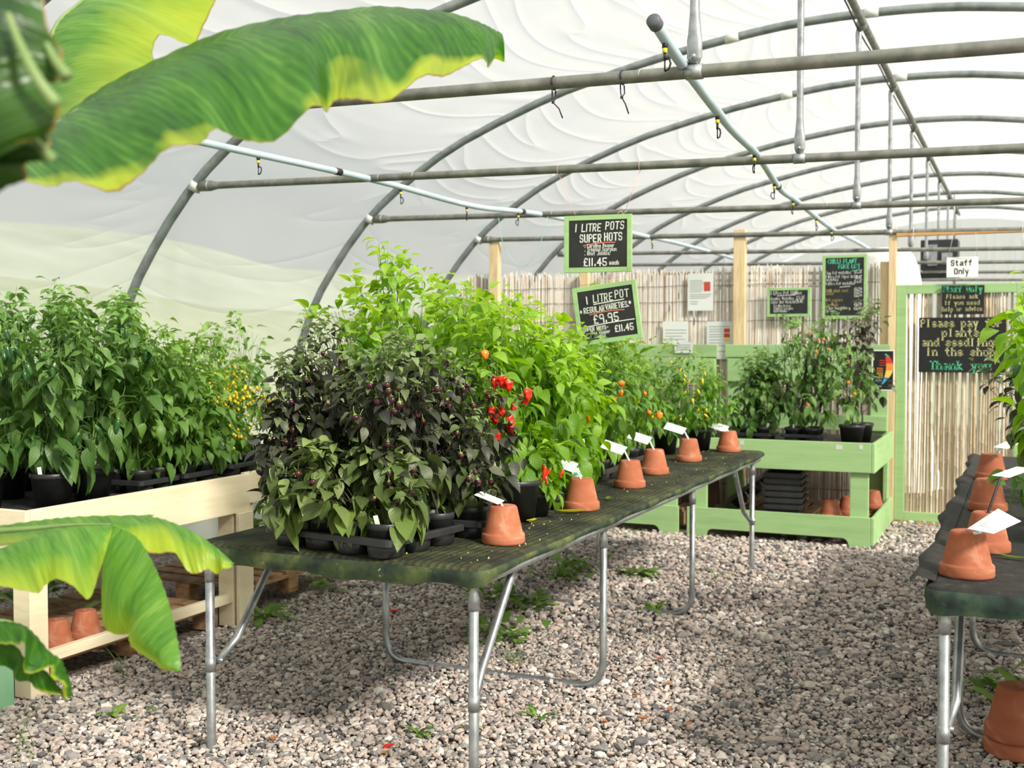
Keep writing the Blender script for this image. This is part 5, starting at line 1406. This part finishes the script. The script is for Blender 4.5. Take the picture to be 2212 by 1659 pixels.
for x, y, h, sp, tx in ((-2.62, 4.32, .86, .5, 'leftmost behind the purple-leaved plants'), (-2.34, 4.40, .84, .5, 'behind the purple-leaved plants, left of the big black pot'), (-2.70, 4.78, 1.10, .46, 'tallest, at the back left of the mossy table'),
                        (-2.42, 4.86, .92, .5, 'second tallest, right of the tallest'), (-2.66, 5.22, .88, .46, 'in the back row behind the tallest'), (-2.34, 5.15, .76, .46, 'left of the hanging boards, in the back row')):
    plant('lime green chilli plant %s' % tx, (x, y, TZ), h, sp, 'lime', 260, None, 0, pot=(.075, .13), group='tall lime plants on the table', bare=.15)
tr, cells = tray('black carrier tray below the seed strip, middle of the mossy table', (-2.13, 5.18), R(3), 2, 2)
for (i, j), c in cells.items():
    plant('lime green plant in the tray below the hanging boards, %s %s' % (['front', 'back'][j], ['left', 'right'][i]), c, .58 - .04 * i, .44 - .08 * i, 'lime', 220 - 40 * i, None, 0, group='lime plants in the middle tray', bare=.05, fpx=[(1272, 905, 'lantern'), (1262, 880, 'lantern')] if (i, j) == (1, 0) else None)
tr, cells = tray('black carrier tray left of the third terracotta pot', (-2.17, 5.78), R(2), 2, 2)
for (i, j), c in cells.items():
    plant('orange-fruited chilli plant in the tray left of the third pot, %s %s' % (['front', 'back'][j], ['left', 'right'][i]), c, .60 + .06 * j, .46, 'lime' if i == 0 else 'mid', 200, 'lantern' if j else None, 2, group='orange-fruited plants', bare=.06, fpx=[(1326, 860, 'lantern'), (1331, 884, 'lantern'), (1276, 905, 'lantern'), (1400, 895, 'oranround'), (1425, 898, 'lantern')] if (i, j) == (1, 0) else None)
plant('lime green chilli plant with broad leaves rising right of the lower hanging board', (-2.3, 6.45, TZ), .88, .42, 'lime', 120, None, 0, pot=(.075, .13), bare=.3, big=1.25)
tr, cells = tray('black carrier tray left of the fourth terracotta pot', (-2.22, 6.45), R(2), 2, 2)
for (i, j), c in cells.items():
    if (i, j) == (0, 1): continue
    plant('compact chilli plant with small orange fruit in the fourth tray, %s %s' % (['front', 'back'][j], ['left', 'right'][i]), c, .50, .44, 'yel', 230, ['oranround', 'thin'], 8, group='compact plants in the fourth tray', bare=.05, big=1.3)
for x, y, h, tx in ((-2.19, 7.30, .50, 'in the pot behind the fifth terracotta pot'), (-2.05, 7.66, .36, 'in the pot left of the last terracotta pot'), (-2.44, 7.15, .52, 'in the back row left of the fifth terracotta pot'), (-2.45, 7.6, .45, 'in the back row at the far end of the mossy table'), (-2.62, 6.75, .58, 'in the back row, half hidden by compact neighbours')):
    plant('compact yellow-peppered plant %s' % tx, (x, y, TZ), h + .07, .58, 'yel', 380, 'thin', 14, pot=(.085, .15), group='compact yellow-fruited plants', bare=.03, big=1.15)

# --- cream benches
BZ = .79
jal = [(-4.06, 3.80, .80, 'in the tagged large pot, nearest on the cream bench', 1), (-4.05, 4.03, .78, 'in the second large pot on the cream bench, front row', 0), (-4.30, 3.62, .78, 'at the left picture edge on the cream bench', 0),
       (-4.52, 3.95, .84, 'in the back row behind the tagged pot', 0), (-4.42, 4.28, .82, 'in the back row behind the second large pot', 0), (-4.70, 4.2, .82, 'at the very back by the wall film', 0)]
for x, y, h, tx, tg in jal:
    plant('dark green jalapeno plant %s' % tx, (x, y, BZ), h, .52, 'jal', 260, 'jalapeno', 12, pot=(.098, .165), group='jalapeno plants on the cream bench', bare=.12, ntag=tg)
tr, cells = tray('black carrier tray in the middle of the near cream bench, left one', (-4.13, 4.42), R(3), 2, 2, z=BZ)
for (i, j), c in cells.items():
    plant('bushy mid green chilli plant in the left bench tray, %s, %s' % (['near', 'far'][j], ['wall side', 'aisle side'][i]), c, .70 + .12 * (1 - i), .44, 'mid', 240, None, 0, group='bushy plants in bench trays', bare=.03)
tr, cells = tray('black carrier tray in the middle of the near cream bench, right one', (-4.14, 4.76), R(3), 2, 2, z=BZ)
for (i, j), c in cells.items():
    plant('bushy mid green chilli plant in the right bench tray, %s, %s' % (['near', 'far'][j], ['wall side', 'aisle side'][i]), c, .50 + .12 * (1 - i), .36, 'mid', 230, None, 0, group='bushy plants in bench trays', bare=.02)
for x, y, h, tx in ((-4.55, 4.6, .92, 'tallest, by the hoop behind the left bench tray'), (-4.6, 4.95, .62, 'behind the right bench tray by the wall film')):
    plant('bushy mid green chilli plant %s' % tx, (x, y, BZ), h, .5, 'mid', 260, None, 0, pot=(.075, .13), group='bushy plants in bench trays')
tr, cells = tray('black carrier tray at the joint of the two cream benches', (-4.22, 5.22), R(5), 2, 2, z=BZ)
for (i, j), c in cells.items():
    plant('low plant dotted with tiny yellow fruit in the joint tray, %s %s' % (['near', 'far'][j], ['wall side', 'aisle side'][i]), c, .42 + .10 * (1 - i), .40, 'yel', 260, 'tiny', 78 if i else 50, group='yellow-dotted plants', bare=.04)
for x, y, h, tx in ((-4.42, 5.68, .50, 'in the pot behind the joint tray'), (-4.32, 5.95, .42, 'left of the terracotta pot with a card'), (-4.6, 5.5, .56, 'at the wall behind the joint tray')):
    plant('low plant dotted with tiny yellow fruit %s' % tx, (x, y, BZ), h, .46, 'yel', 300, 'tiny', 70, pot=(.085, .14), group='yellow-dotted plants', bare=.05)
for x, y, h, st, tx in ((-4.78, 5.75, .72, 'mid', 'loose green chilli plant by the wall film, behind the yellow-dotted ones'), (-4.8, 6.15, .74, 'mid', 'loose green chilli plant by the wall film, nearest to the second hoop'), (-4.75, 7.2, .86, 'dark', 'dark-leaved chilli plant far along the wall, beside the rising hoop'), (-4.65, 7.8, .9, 'far', 'green chilli plant far along the wall, behind the tall lime ones'), (-4.6, 8.5, .92, 'dark', 'dark reddish chilli plant at the far end of the wall bench')):
    plant(tx, (x, y, BZ), h, .42, st, 140, None, 0, pot=(.075, .13), group='loose plants along the wall', bare=.2)
# --- green display bench
GZ = .762
tr, cells = tray('black carrier tray on the green door bench, left one', (-1.95, 9.02), R(0), 2, 2, z=GZ)
for (i, j), c in cells.items():
    plant('bushy green chilli plant in the left tray of the green door bench, %s, %s' % (['front', 'back'][j], ['left', 'right'][i]), c, .56 - .04 * i, .36, 'far', 130, None, 0, group='plants on the green door bench', ntag=1 if j == 0 else 0, bare=.1)
tr, cells = tray('black carrier tray on the green door bench, right one', (-1.57, 9.02), R(0), 2, 2, z=GZ)
for (i, j), c in cells.items():
    plant('tall loose chilli plant in the right tray of the green door bench, %s, %s' % (['front', 'back'][j], ['left', 'right'][i]), c, .84 + .05 * i, .40, 'far', 90, 'oranround' if (i, j) == (1, 0) else None, 6, group='plants on the green door bench', ntag=1 if (i, j) == (0, 0) else 0, bare=.12)
plant('chilli plant with two orange fruit in the round pot on the green door bench', (-1.19, 8.90, GZ), .56, .34, 'far', 90, 'oranround', 3, pot=(.095, .16), bare=.1)
plant('tall dark-leaved chilli plant at the right end of the green door bench', (-1.16, 9.28, GZ), .92, .44, 'dark', 190, None, 0, pot=(.085, .15), bare=.22, big=1.25)
for x, y, h, st, tx in ((-2.75, 9.2, .45, 'far', 'small green chilli plant on the left green bench, near its right end'), (-3.1, 9.3, .5, 'mid', 'green chilli plant on the left green bench, half hidden by the table plants'), (-3.5, 9.3, .5, 'mid', 'green chilli plant at the left end of the left green bench')):
    plant(tx, (x, y, GZ), h, .4, st, 130, None, 0, pot=(.075, .13), group='plants on the left green bench')
# --- right-hand table
plant('large bright green chilli plant reaching in over the right table', (.20, 5.05, TZ), .80, .70, 'lime', 260, 'jalapeno', 5, pot=(.098, .165), bare=.2, lean=(-.10, 0), big=1.15, seed=31)
plant('purple-tinged chilli plant with small round fruit over the right table', (.10, 4.62, TZ), .42, .50, 'far', 150, ['oranround', 'round'], 12, pot=(.075, .13), bare=.12, seed=32)
plant('dark-leaved small chilli plant at the back of the right table', (.10, 6.1, TZ), .62, .5, 'dark', 170, None, 0, pot=(.085, .14), bare=.15)
plant('green chilli plant behind the large one on the right table', (.25, 5.75, TZ), .85, .6, 'mid', 180, None, 0, pot=(.085, .14), bare=.15)


# ================================================================ banana plant
def resample(pts, n): return cr([at(x, y, D=d) for x, y, d in pts], n)


def lamina(mb, mid, edge, N=56, Mm=12, bulge=.02, ripple=.012, freq=9, seed=0, v0=0., v1=1.):
    A, B = resample(mid, N), resample(edge, N); o = len(mb.v)
    rng = random.Random(seed); ph = rng.uniform(0, 6)
    for i in range(N):
        u = i / (N - 1); a, b = A[i], B[i]
        tan = (A[min(i + 1, N - 1)] - A[max(i - 1, 0)]); nr = tan.cross(b - a)
        nr = nr.normalized() if nr.length > 1e-9 else Vector((0, 0, 1))
        for k in range(Mm + 1):
            v = k / Mm; w = bulge * math.sin(PI * v) * math.sin(PI * min(max(u, .02), .98)) ** .5
            w += ripple * v ** 1.6 * (math.sin(u * freq * 2 * PI / 2 + ph + v * 1.5) + .4 * math.sin(u * freq * 5.1 + ph * 2)) * min(1, 8 * u, 8 * (1 - u))
            w += .0012 * math.sin(u * N * 1.9 + v * 5)
            mb.v.append(tuple(a.lerp(b, v) + nr * w)); mb.uv.append((u, v0 + (v1 - v0) * v))
    for i in range(N - 1):
        for k in range(Mm):
            p = o + i * (Mm + 1) + k; mb.f.append((p, p + Mm + 1, p + Mm + 2, p + 1)); mb.mi.append(mb.cur); mb.smooth.append(True)


def shift(pts, dx, dy, dd): return [(x + dx, y + dy, d + dd) for x, y, d in pts]


base = at(-330, 1000, D=2.35); base.z = 0
bp = thing('banana_plant', 'banana plant standing at the left picture edge with huge arching leaves', 'banana plant', base)


def leaf_part(build, mat, mids, r0=.011):
    mb = MB(); build(mb)
    mb2 = mb.build('leaf', mat, bp, world=True)
    for mid in mids:
        m = MB(); P = [p - Vector(bp.location) for p in resample(mid, 24)]; m.tube(P, [r0 * (1 - .85 * i / 23) for i in range(24)], 6); o = m.build('midrib', 'banana_under', mb2)
    return mb2


# the long arching leaf across the top
midA = [(60, 312, 1.92), (140, 252, 1.98), (250, 188, 2.05), (400, 113, 2.12), (560, 63, 2.22), (700, 36, 2.32), (830, 24, 2.42), (950, 27, 2.5), (1030, 46, 2.55), (1084, 72, 2.6)]
edA = [(55, 392, 1.68), (150, 404, 1.70), (255, 398, 1.72), (345, 352, 1.76), (430, 288, 1.82), (500, 300, 1.9), (590, 294, 1.90), (690, 240, 1.98), (720, 222, 2.06), (775, 221, 2.06), (880, 190, 2.2), (960, 160, 2.32), (1020, 135, 2.42), (1058, 143, 2.5), (1074, 108, 2.56)]
def bA(mb):
    lamina(mb, midA, edA, 150, 18, -.035, .012, 15, 2)
    lamina(mb, shift(midA, 0, 1, .002), shift(midA, 6, 62, .30), 90, 10, .04, .012, 9, 3)
leaf_part(bA, 'banana', [shift(midA, 0, 6, .012)], .006)
# leaf behind it, rising to the top edge
midB = [(86, 330, 2.30), (94, 190, 2.36), (118, 62, 2.42), (178, 2, 2.48), (262, -70, 2.52), (330, -130, 2.55)]
edB = [(92, 296, 2.20), (165, 242, 2.20), (232, 202, 2.22), (296, 157, 2.25), (331, 141, 2.28), (330, 112, 2.30), (352, 82, 2.33), (412, 95, 2.36), (432, 62, 2.40), (470, -5, 2.44), (500, -70, 2.48), (500, -120, 2.5)]
leaf_part(lambda mb: lamina(mb, midB, edB, 80, 14, -.03, .006, 5, 4), 'banana_low', [midB], .008)
# dark near leaf pieces at the left edge
def bC(mb):
    lamina(mb, [(-160, -80, 1.15), (-140, 120, 1.13), (-150, 300, 1.13), (-170, 480, 1.15)], [(88, -50, 1.17), (104, 60, 1.16), (128, 96, 1.15), (140, 150, 1.14), (104, 176, 1.13), (60, 120, 1.12), (95, 190, 1.11), (134, 236, 1.11), (92, 292, 1.10), (36, 306, 1.10)], 90, 12, .03, .008, 9, 5)
    lamina(mb, [(-160, 200, 1.20), (-150, 300, 1.20), (-150, 400, 1.20), (-160, 520, 1.2)], [(60, 250, 1.18), (92, 296, 1.17), (122, 336, 1.16), (84, 350, 1.16), (34, 392, 1.17), (-20, 436, 1.18)], 60, 10, .02, .008, 7, 6)
    mb.cur = 1
    for pts in ([(18, 30, 1.105), (40, 90, 1.09), (80, 170, 1.08), (122, 228, 1.085)], [(100, 95, 1.13), (118, 130, 1.12), (146, 168, 1.12)], [(66, 292, 1.15), (92, 322, 1.14), (112, 346, 1.145)]):
        P = resample(pts, 16); mb.tube(P, [.003 + .004 * (i / 15) for i in range(16)], 8)
lc = None
mb = MB(); bC(mb); mb.build('leaf', ['banana_deep', 'banana_under'], bp, world=True)['label'] = 'dark green near leaf with rolled edges'
# lower leaves hanging over the cream bench
def bD(mb):
    lamina(mb, [(-60, 1205, 2.2), (60, 1164, 2.22), (150, 1140, 2.26), (238, 1134, 2.30)], [(-60, 1262, 2.08), (45, 1272, 2.08), (92, 1280, 2.08), (104, 1252, 2.12), (150, 1264, 2.1), (194, 1288, 2.12), (216, 1232, 2.2), (242, 1146, 2.29)], 60, 10, -.015, .006, 8, 7)
    lamina(mb, [(243, 1135, 2.30), (264, 1142, 2.28), (302, 1168, 2.25), (342, 1240, 2.2), (370, 1320, 2.15), (386, 1396, 2.12), (392, 1448, 2.1)], [(243, 1140, 2.31), (228, 1238, 2.30), (216, 1328, 2.28), (258, 1370, 2.26), (284, 1362, 2.22), (288, 1398, 2.2), (336, 1438, 2.14), (386, 1452, 2.1)], 70, 12, -.03, .010, 7, 8)
    lamina(mb, [(240, 1130, 2.33), (300, 1117, 2.4), (348, 1120, 2.42), (420, 1150, 2.4), (470, 1185, 2.38), (506, 1218, 2.35)], [(272, 1160, 2.33), (318, 1186, 2.31), (380, 1206, 2.32), (422, 1240, 2.33), (452, 1232, 2.34), (480, 1236, 2.34), (505, 1221, 2.35)], 60, 10, -.02, .008, 7, 9)
    lamina(mb, [(-60, 1145, 2.5), (80, 1124, 2.5), (180, 1115, 2.5), (335, 1112, 2.48)], [(-60, 1185, 2.38), (100, 1165, 2.34), (200, 1146, 2.36), (262, 1138, 2.4)], 40, 8, .01, .004, 5, 10)
leaf_part(bD, 'banana_low', [[(-60, 1150, 2.33), (60, 1142, 2.33), (150, 1134, 2.33), (240, 1132, 2.33)]], .008)
def bE(mb):
    lamina(mb, [(-60, 1346, 2.1), (10, 1342, 2.1), (62, 1358, 2.1), (108, 1410, 2.1), (148, 1470, 2.1), (158, 1502, 2.1)], [(-60, 1396, 2.0), (25, 1388, 2.0), (50, 1402, 1.99), (62, 1455, 2.02), (108, 1444, 2.04), (124, 1474, 2.05), (142, 1510, 2.08)], 60, 10, -.015, .006, 7, 11)
    lamina(mb, [(-60, 1398, 2.01), (25, 1390, 2.01), (58, 1430, 2.02), (100, 1450, 2.05), (140, 1500, 2.08)], [(-60, 1430, 2.06), (20, 1448, 2.06), (60, 1480, 2.07), (110, 1498, 2.08), (146, 1514, 2.08)], 40, 8, .01, .006, 6, 12)
leaf_part(bE, 'banana', [[(-60, 1346, 2.1), (10, 1342, 2.1), (62, 1358, 2.1)]], .007)
# the trunk itself, outside the frame, with leaf stalks running to it
mb = MB(); mb.tube([(0, 0, 0), (.01, .01, .6), (0, .02, 1.3), (.02, .03, 1.95)], [.12, .105, .085, .05], 20); mb.build('trunk', 'banana_stem', bp)
top = Vector(base) + Vector((.02, .03, 1.9))
mb = MB()
for p in (at(60, 312, D=1.92), at(86, 330, D=2.3), at(-150, 200, D=1.15)):
    mb.tube(cr([top - Vector((0, 0, .5)), top.lerp(p, .35) + Vector((0, 0, .12)), p], 12), [.026 - .0012 * i for i in range(12)], 8)
for p, z in ((at(-60, 1150, D=2.33), 1.1), (at(-60, 1346, D=2.1), .85)):
    q = Vector((base.x, base.y, z)); mb.tube(cr([q, q.lerp(p, .5) + Vector((0, 0, .06)), p], 10), [.02 - .001 * i for i in range(10)], 8)
mb.build('leaf_stalks', 'banana_under', bp, world=True)

# ================================================================ weeds and litter
def weed(label, x, y, r, n, kind, seed, h=.06):
    rng = np.random.default_rng(seed); t = thing({'grass': 'grass_tuft', 'rosette': 'dandelion', 'leafy': 'weed'}[kind], label, {'grass': 'grass', 'rosette': 'dandelion', 'leafy': 'weed'}[kind], (x, y, .006), group='weeds in the gravel')
    mb = MB(); tt, ss = [], []
    for i in range(n):
        az = rng.uniform(0, 2 * PI); L = r * rng.uniform(.6, 1.1); w = L * (.025 if kind == 'grass' else .2 if kind == 'rosette' else .26)
        o = np.array([0, 0, 0.]) if kind == 'rosette' else np.array([rng.normal(0, r * .45), rng.normal(0, r * .45), 0])
        if kind == 'grass': L = h * rng.uniform(.6, 1.3)
        el0 = {'grass': 1.25, 'rosette': .55, 'leafy': .7}[kind] + rng.normal(0, .2); k0 = len(mb.v); p = o; N = 7
        if kind == 'leafy': p = o + np.array([0, 0, rng.uniform(.0, h)]); L *= .5; w = L * .5
        for k in range(N):
            u = k / (N - 1); el = el0 - u * (1.2 if kind != 'grass' else 1.0)
            d = np.array([math.cos(az) * math.cos(el), math.sin(az) * math.cos(el), math.sin(el)]); sd = np.array([-math.sin(az), math.cos(az), 0])
            ww = w * (math.sin(PI * (u * .86 + .1)) ** .8) * (1 + (.45 * (-1) ** k if kind == 'rosette' and 0 < k < N - 1 else 0)) + .0008
            mb.v += [tuple(p - sd * ww / 2), tuple(p), tuple(p + sd * ww / 2)]; mb.uv += [(u, 0), (u, .5), (u, 1)]
            if k: a = k0 + (k - 1) * 3; mb.f += [(a, a + 3, a + 4, a + 1), (a + 1, a + 4, a + 5, a + 2)]; mb.mi += [0, 0]; mb.smooth += [True, True]
            p = p + d * L / (N - 1); p[2] = max(p[2], .006)
        tt += [rng.uniform(.35, .8)] * (N * 3); ss += [rng.random()] * (N * 3)
    mb.build('leaves', 'leaf_weed', t, attrs={'tint': tt, 'shade': ss})
    return t


W_ = [('feathery green weed patch under the mossy table, far back', -2.69, 6.81, .22, 60, 'leafy', .12), ('large dandelion under the mossy table near its far legs', -2.32, 7.10, .2, 16, 'rosette', .1), ('dandelion by the third leg frame of the mossy table', -1.90, 6.18, .17, 14, 'rosette', .1),
      ('yellowish grass tuft beside the far right table leg', -1.76, 7.16, .12, 26, 'grass', .09), ('small dandelion right of the near table leg', -1.80, 4.19, .10, 9, 'rosette', .06), ('small dandelion left of the near table leg', -2.15, 3.82, .10, 9, 'rosette', .06),
      ('leafy weed patch beneath the near brace of the mossy table', -2.45, 5.22, .2, 46, 'leafy', .08), ('grass tuft behind the near brace of the mossy table', -2.2, 4.86, .1, 36, 'grass', .09), ('feathery weed behind the second leg frame', -2.85, 6.0, .18, 40, 'leafy', .12),
      ('broad-leaved dandelion at the foot of the cream bench joint', -3.84, 5.08, .26, 14, 'rosette', .15), ('leafy weed in front of the far pallet', -3.93, 5.72, .16, 30, 'leafy', .14), ('long plantain leaf at the foot of the cream corner bench', -3.78, 3.92, .10, 8, 'grass', .16),
      ('tall grass blades at the bottom left corner', -3.30, 2.98, .1, 7, 'grass', .22), ('flat weed in the gravel near the left corner', -3.32, 3.47, .12, 9, 'leafy', .03), ('weed patch under the right table', .05, 5.3, .25, 50, 'leafy', .08), ('grass tuft in the gravel under the right table', .12, 5.75, .12, 40, 'grass', .10),
      ('tiny seedling left of the small dandelion', -1.97, 3.93, .06, 6, 'leafy', .03), ('creeping weed along the second table frame bar', -2.55, 5.9, .2, 40, 'leafy', .08), ('dark leafy weed growing behind the far pallet', -4.85, 6.55, .3, 70, 'leafy', .42), ('leafy weed between the cream bench and the table', -4.2, 6.5, .2, 40, 'leafy', .15),
      ('dark leafy weed at the back under the near cream bench', -4.9, 4.5, .32, 70, 'leafy', .45), ('leafy weed at the back corner under the near cream bench', -4.95, 3.85, .3, 60, 'leafy', .4), ('grass under the left green bench base', -2.9, 8.62, .16, 40, 'grass', .05)]
for i, (lab, x, y, r, n, kd, h) in enumerate(W_): weed(lab, x, y, r, n, kd, 60 + i, h)


def litter(name, label, cat, loc, L, w, mat, rz, curl=.4, thick=0, group='litter on the gravel'):
    mb = MB(); N = 8
    if thick:
        P = [(L * (u - .5), .25 * L * math.sin(u * 2.6), thick) for u in np.linspace(0, 1, N)]; mb.tube(P, [thick * k for k in (.25, .8, 1, 1, .9, .7, .45, .15)], 8)
        o = mb.build(name, mat)
    else:
        tt = []
        for k in range(N):
            u = k / (N - 1); ww = w * math.sin(PI * (u * .88 + .06)) / 2; z = .006 + curl * L * (u - .5) ** 2
            mb.v += [(L * (u - .5), -ww, z + ww * .5), (L * (u - .5), 0, z), (L * (u - .5), ww, z + ww * .3)]; mb.uv += [(u, 0), (u, .5), (u, 1)]
            if k: a = (k - 1) * 3; mb.f += [(a, a + 3, a + 4, a + 1), (a + 1, a + 4, a + 5, a + 2)]; mb.mi += [0, 0]; mb.smooth += [True, True]
        o = mb.build(name, mat, attrs={'tint': [.5] * len(mb.v), 'shade': [.5] * len(mb.v)})
    o.location = loc; o.rotation_euler = (0, 0, rz); return tag(o, label, cat, group)


litter('fallen_pepper', 'curved red pepper lying on the gravel left of the near table leg', 'pepper', (-2.16, 3.62, .014), .06, 0, 'f_red', 1.2, thick=.008)
litter('fallen_pepper', 'small red pepper on the gravel in front of the far pallet', 'pepper', (-3.24, 5.48, .014), .06, 0, 'f_red', .2, thick=.008)
litter('pot_shard', 'orange terracotta chip on the gravel right of the near table frame', 'shard', (-1.58, 5.19, .014), .05, .035, 'terracotta', .5, .3)
for k, (px_, py_, lab) in enumerate(((1375, 1512, 'curled brown dead leaf below the second leg frame'), (1445, 1488, 'curled dead leaf with yellow edge right of the second leg frame'), (1448, 1545, 'upright brown dead leaf among the gravel'), (1390, 1562, 'brown dead leaf lower down among the gravel'), (1487, 1577, 'long brown dead leaf farthest to the lower right'), (1307, 1570, 'small brown dead leaf nearest the camera'), (880, 1130 + 320, 'dead leaf beside the left foot of the second leg frame'), (830, 1640, 'pair of dry scraps beside the red pepper'), (590, 1607, 'dry brown leaf beside the left table foot'))):
    p = at(px_, py_, z=0); litter('dead_leaf', lab, 'leaf', (p.x, p.y, .016), .045, .022, 'dry_leaf', k * 1.1, .6)
p = at(1235, 1110, z=.80); litter('yellow_leaf', 'long yellow fallen leaf on the mossy table before the second pot', 'leaf', (p.x, p.y, .803), .13, .045, 'yellow_leaf', .4, .2, group='leaves on the mossy table')
p = at(1148, 1132, z=.80); litter('yellow_leaf', 'crumpled yellow leaf on the mossy table behind the near pot', 'leaf', (p.x, p.y, .803), .06, .045, 'yellow_leaf', 1.4, .7, group='leaves on the mossy table')
p = at(1315, 1082, z=.80); litter('green_leaf', 'small green fallen leaf on the mossy table beside the third pot', 'leaf', (p.x, p.y, .803), .045, .03, 'leaf_lime', 2.0, .8, group='leaves on the mossy table')
p = at(2190, 1210, z=.80); litter('green_leaf', 'green leaf lying on the black matting of the right table', 'leaf', (p.x, p.y, .803), .12, .025, 'leaf_mid', -.3, .3, group='leaves on the right table')
# soil crumbs and petals scattered on the mossy table
rng = random.Random(9); mb = MB(); mb.sm = False
for _ in range(240):
    x = rng.uniform(-2.0, -1.66); y = 3.36 + 4.4 * rng.random(); s = rng.uniform(.002, .0055)
    mb.cur = 0 if rng.random() < .65 else 1; mb.box((x, y, .801 + s * .4), (s * 1.4, s, s), rz=rng.uniform(0, 3), taper=.6)
tag(mb.build('debris', ['soil', 'chalk_tan']), 'crumbs of soil and pale petals scattered over the mossy table', 'debris', kind='stuff')
# ================================================================ light, sky, camera
SUN_DIR = Vector((.80, -.38, .66)).normalized()
sl = bpy.data.lights.new('sun', 'SUN'); sl.energy = 14.0; sl.angle = R(9); sl.color = (1, .94, .83)
so = bpy.data.objects.new('sun', sl); COL.objects.link(so); so.rotation_euler = SUN_DIR.to_track_quat('Z', 'Y').to_euler(); so.location = (8, -4, 9)
w = bpy.data.worlds.new('sky'); scene.world = w; w.use_nodes = True; nt = w.node_tree; nt.nodes.clear()
ou = nt.nodes.new('ShaderNodeOutputWorld'); bg = nt.nodes.new('ShaderNodeBackground'); sk = nt.nodes.new('ShaderNodeTexSky')
sk.sky_type = 'NISHITA'; sk.sun_disc = False; sk.sun_elevation = math.asin(SUN_DIR.z); sk.sun_rotation = math.atan2(SUN_DIR.x, SUN_DIR.y); sk.dust_density = 4.0; sk.air_density = 1.2
mx = nt.nodes.new('ShaderNodeMix'); mx.data_type = 'RGBA'; mx.inputs[0].default_value = .8
nt.links.new(sk.outputs[0], mx.inputs[6]); mx.inputs[7].default_value = (7.8, 7.95, 8.0, 1)     # thin bright cloud over the clear sky
nt.links.new(mx.outputs[2], bg.inputs[0]); bg.inputs[1].default_value = .135; nt.links.new(bg.outputs[0], ou.inputs[0])

cd = bpy.data.cameras.new('camera'); cam = bpy.data.objects.new('camera', cd); COL.objects.link(cam); scene.camera = cam
cd.sensor_fit = 'HORIZONTAL'; cd.sensor_width = 36; cd.lens = 36 * F / 2212
cam.location = CAM; m = Matrix((RT, UP, -FW)).transposed(); cam.rotation_euler = m.to_euler()
cd.clip_start = .05; cd.clip_end = 200
cd.dof.use_dof = True; cd.dof.focus_distance = 4.1; cd.dof.aperture_fstop = (cd.lens / 1000) / .0105; cd.dof.aperture_blades = 7

vs = scene.view_settings; scene.display_settings.display_device = 'sRGB'
vs.view_transform = 'Standard'; vs.look = 'None'; vs.gamma = 1; vs.exposure = 0.20; vs.use_curve_mapping = False
cy = scene.cycles
cy.max_bounces = 7; cy.diffuse_bounces = 3; cy.glossy_bounces = 3; cy.transmission_bounces = 6; cy.transparent_max_bounces = 10
cy.use_denoising = True; cy.sample_clamp_indirect = 6; cy.caustics_reflective = False; cy.caustics_refractive = False
cy.use_adaptive_sampling = True; cy.adaptive_threshold = .035
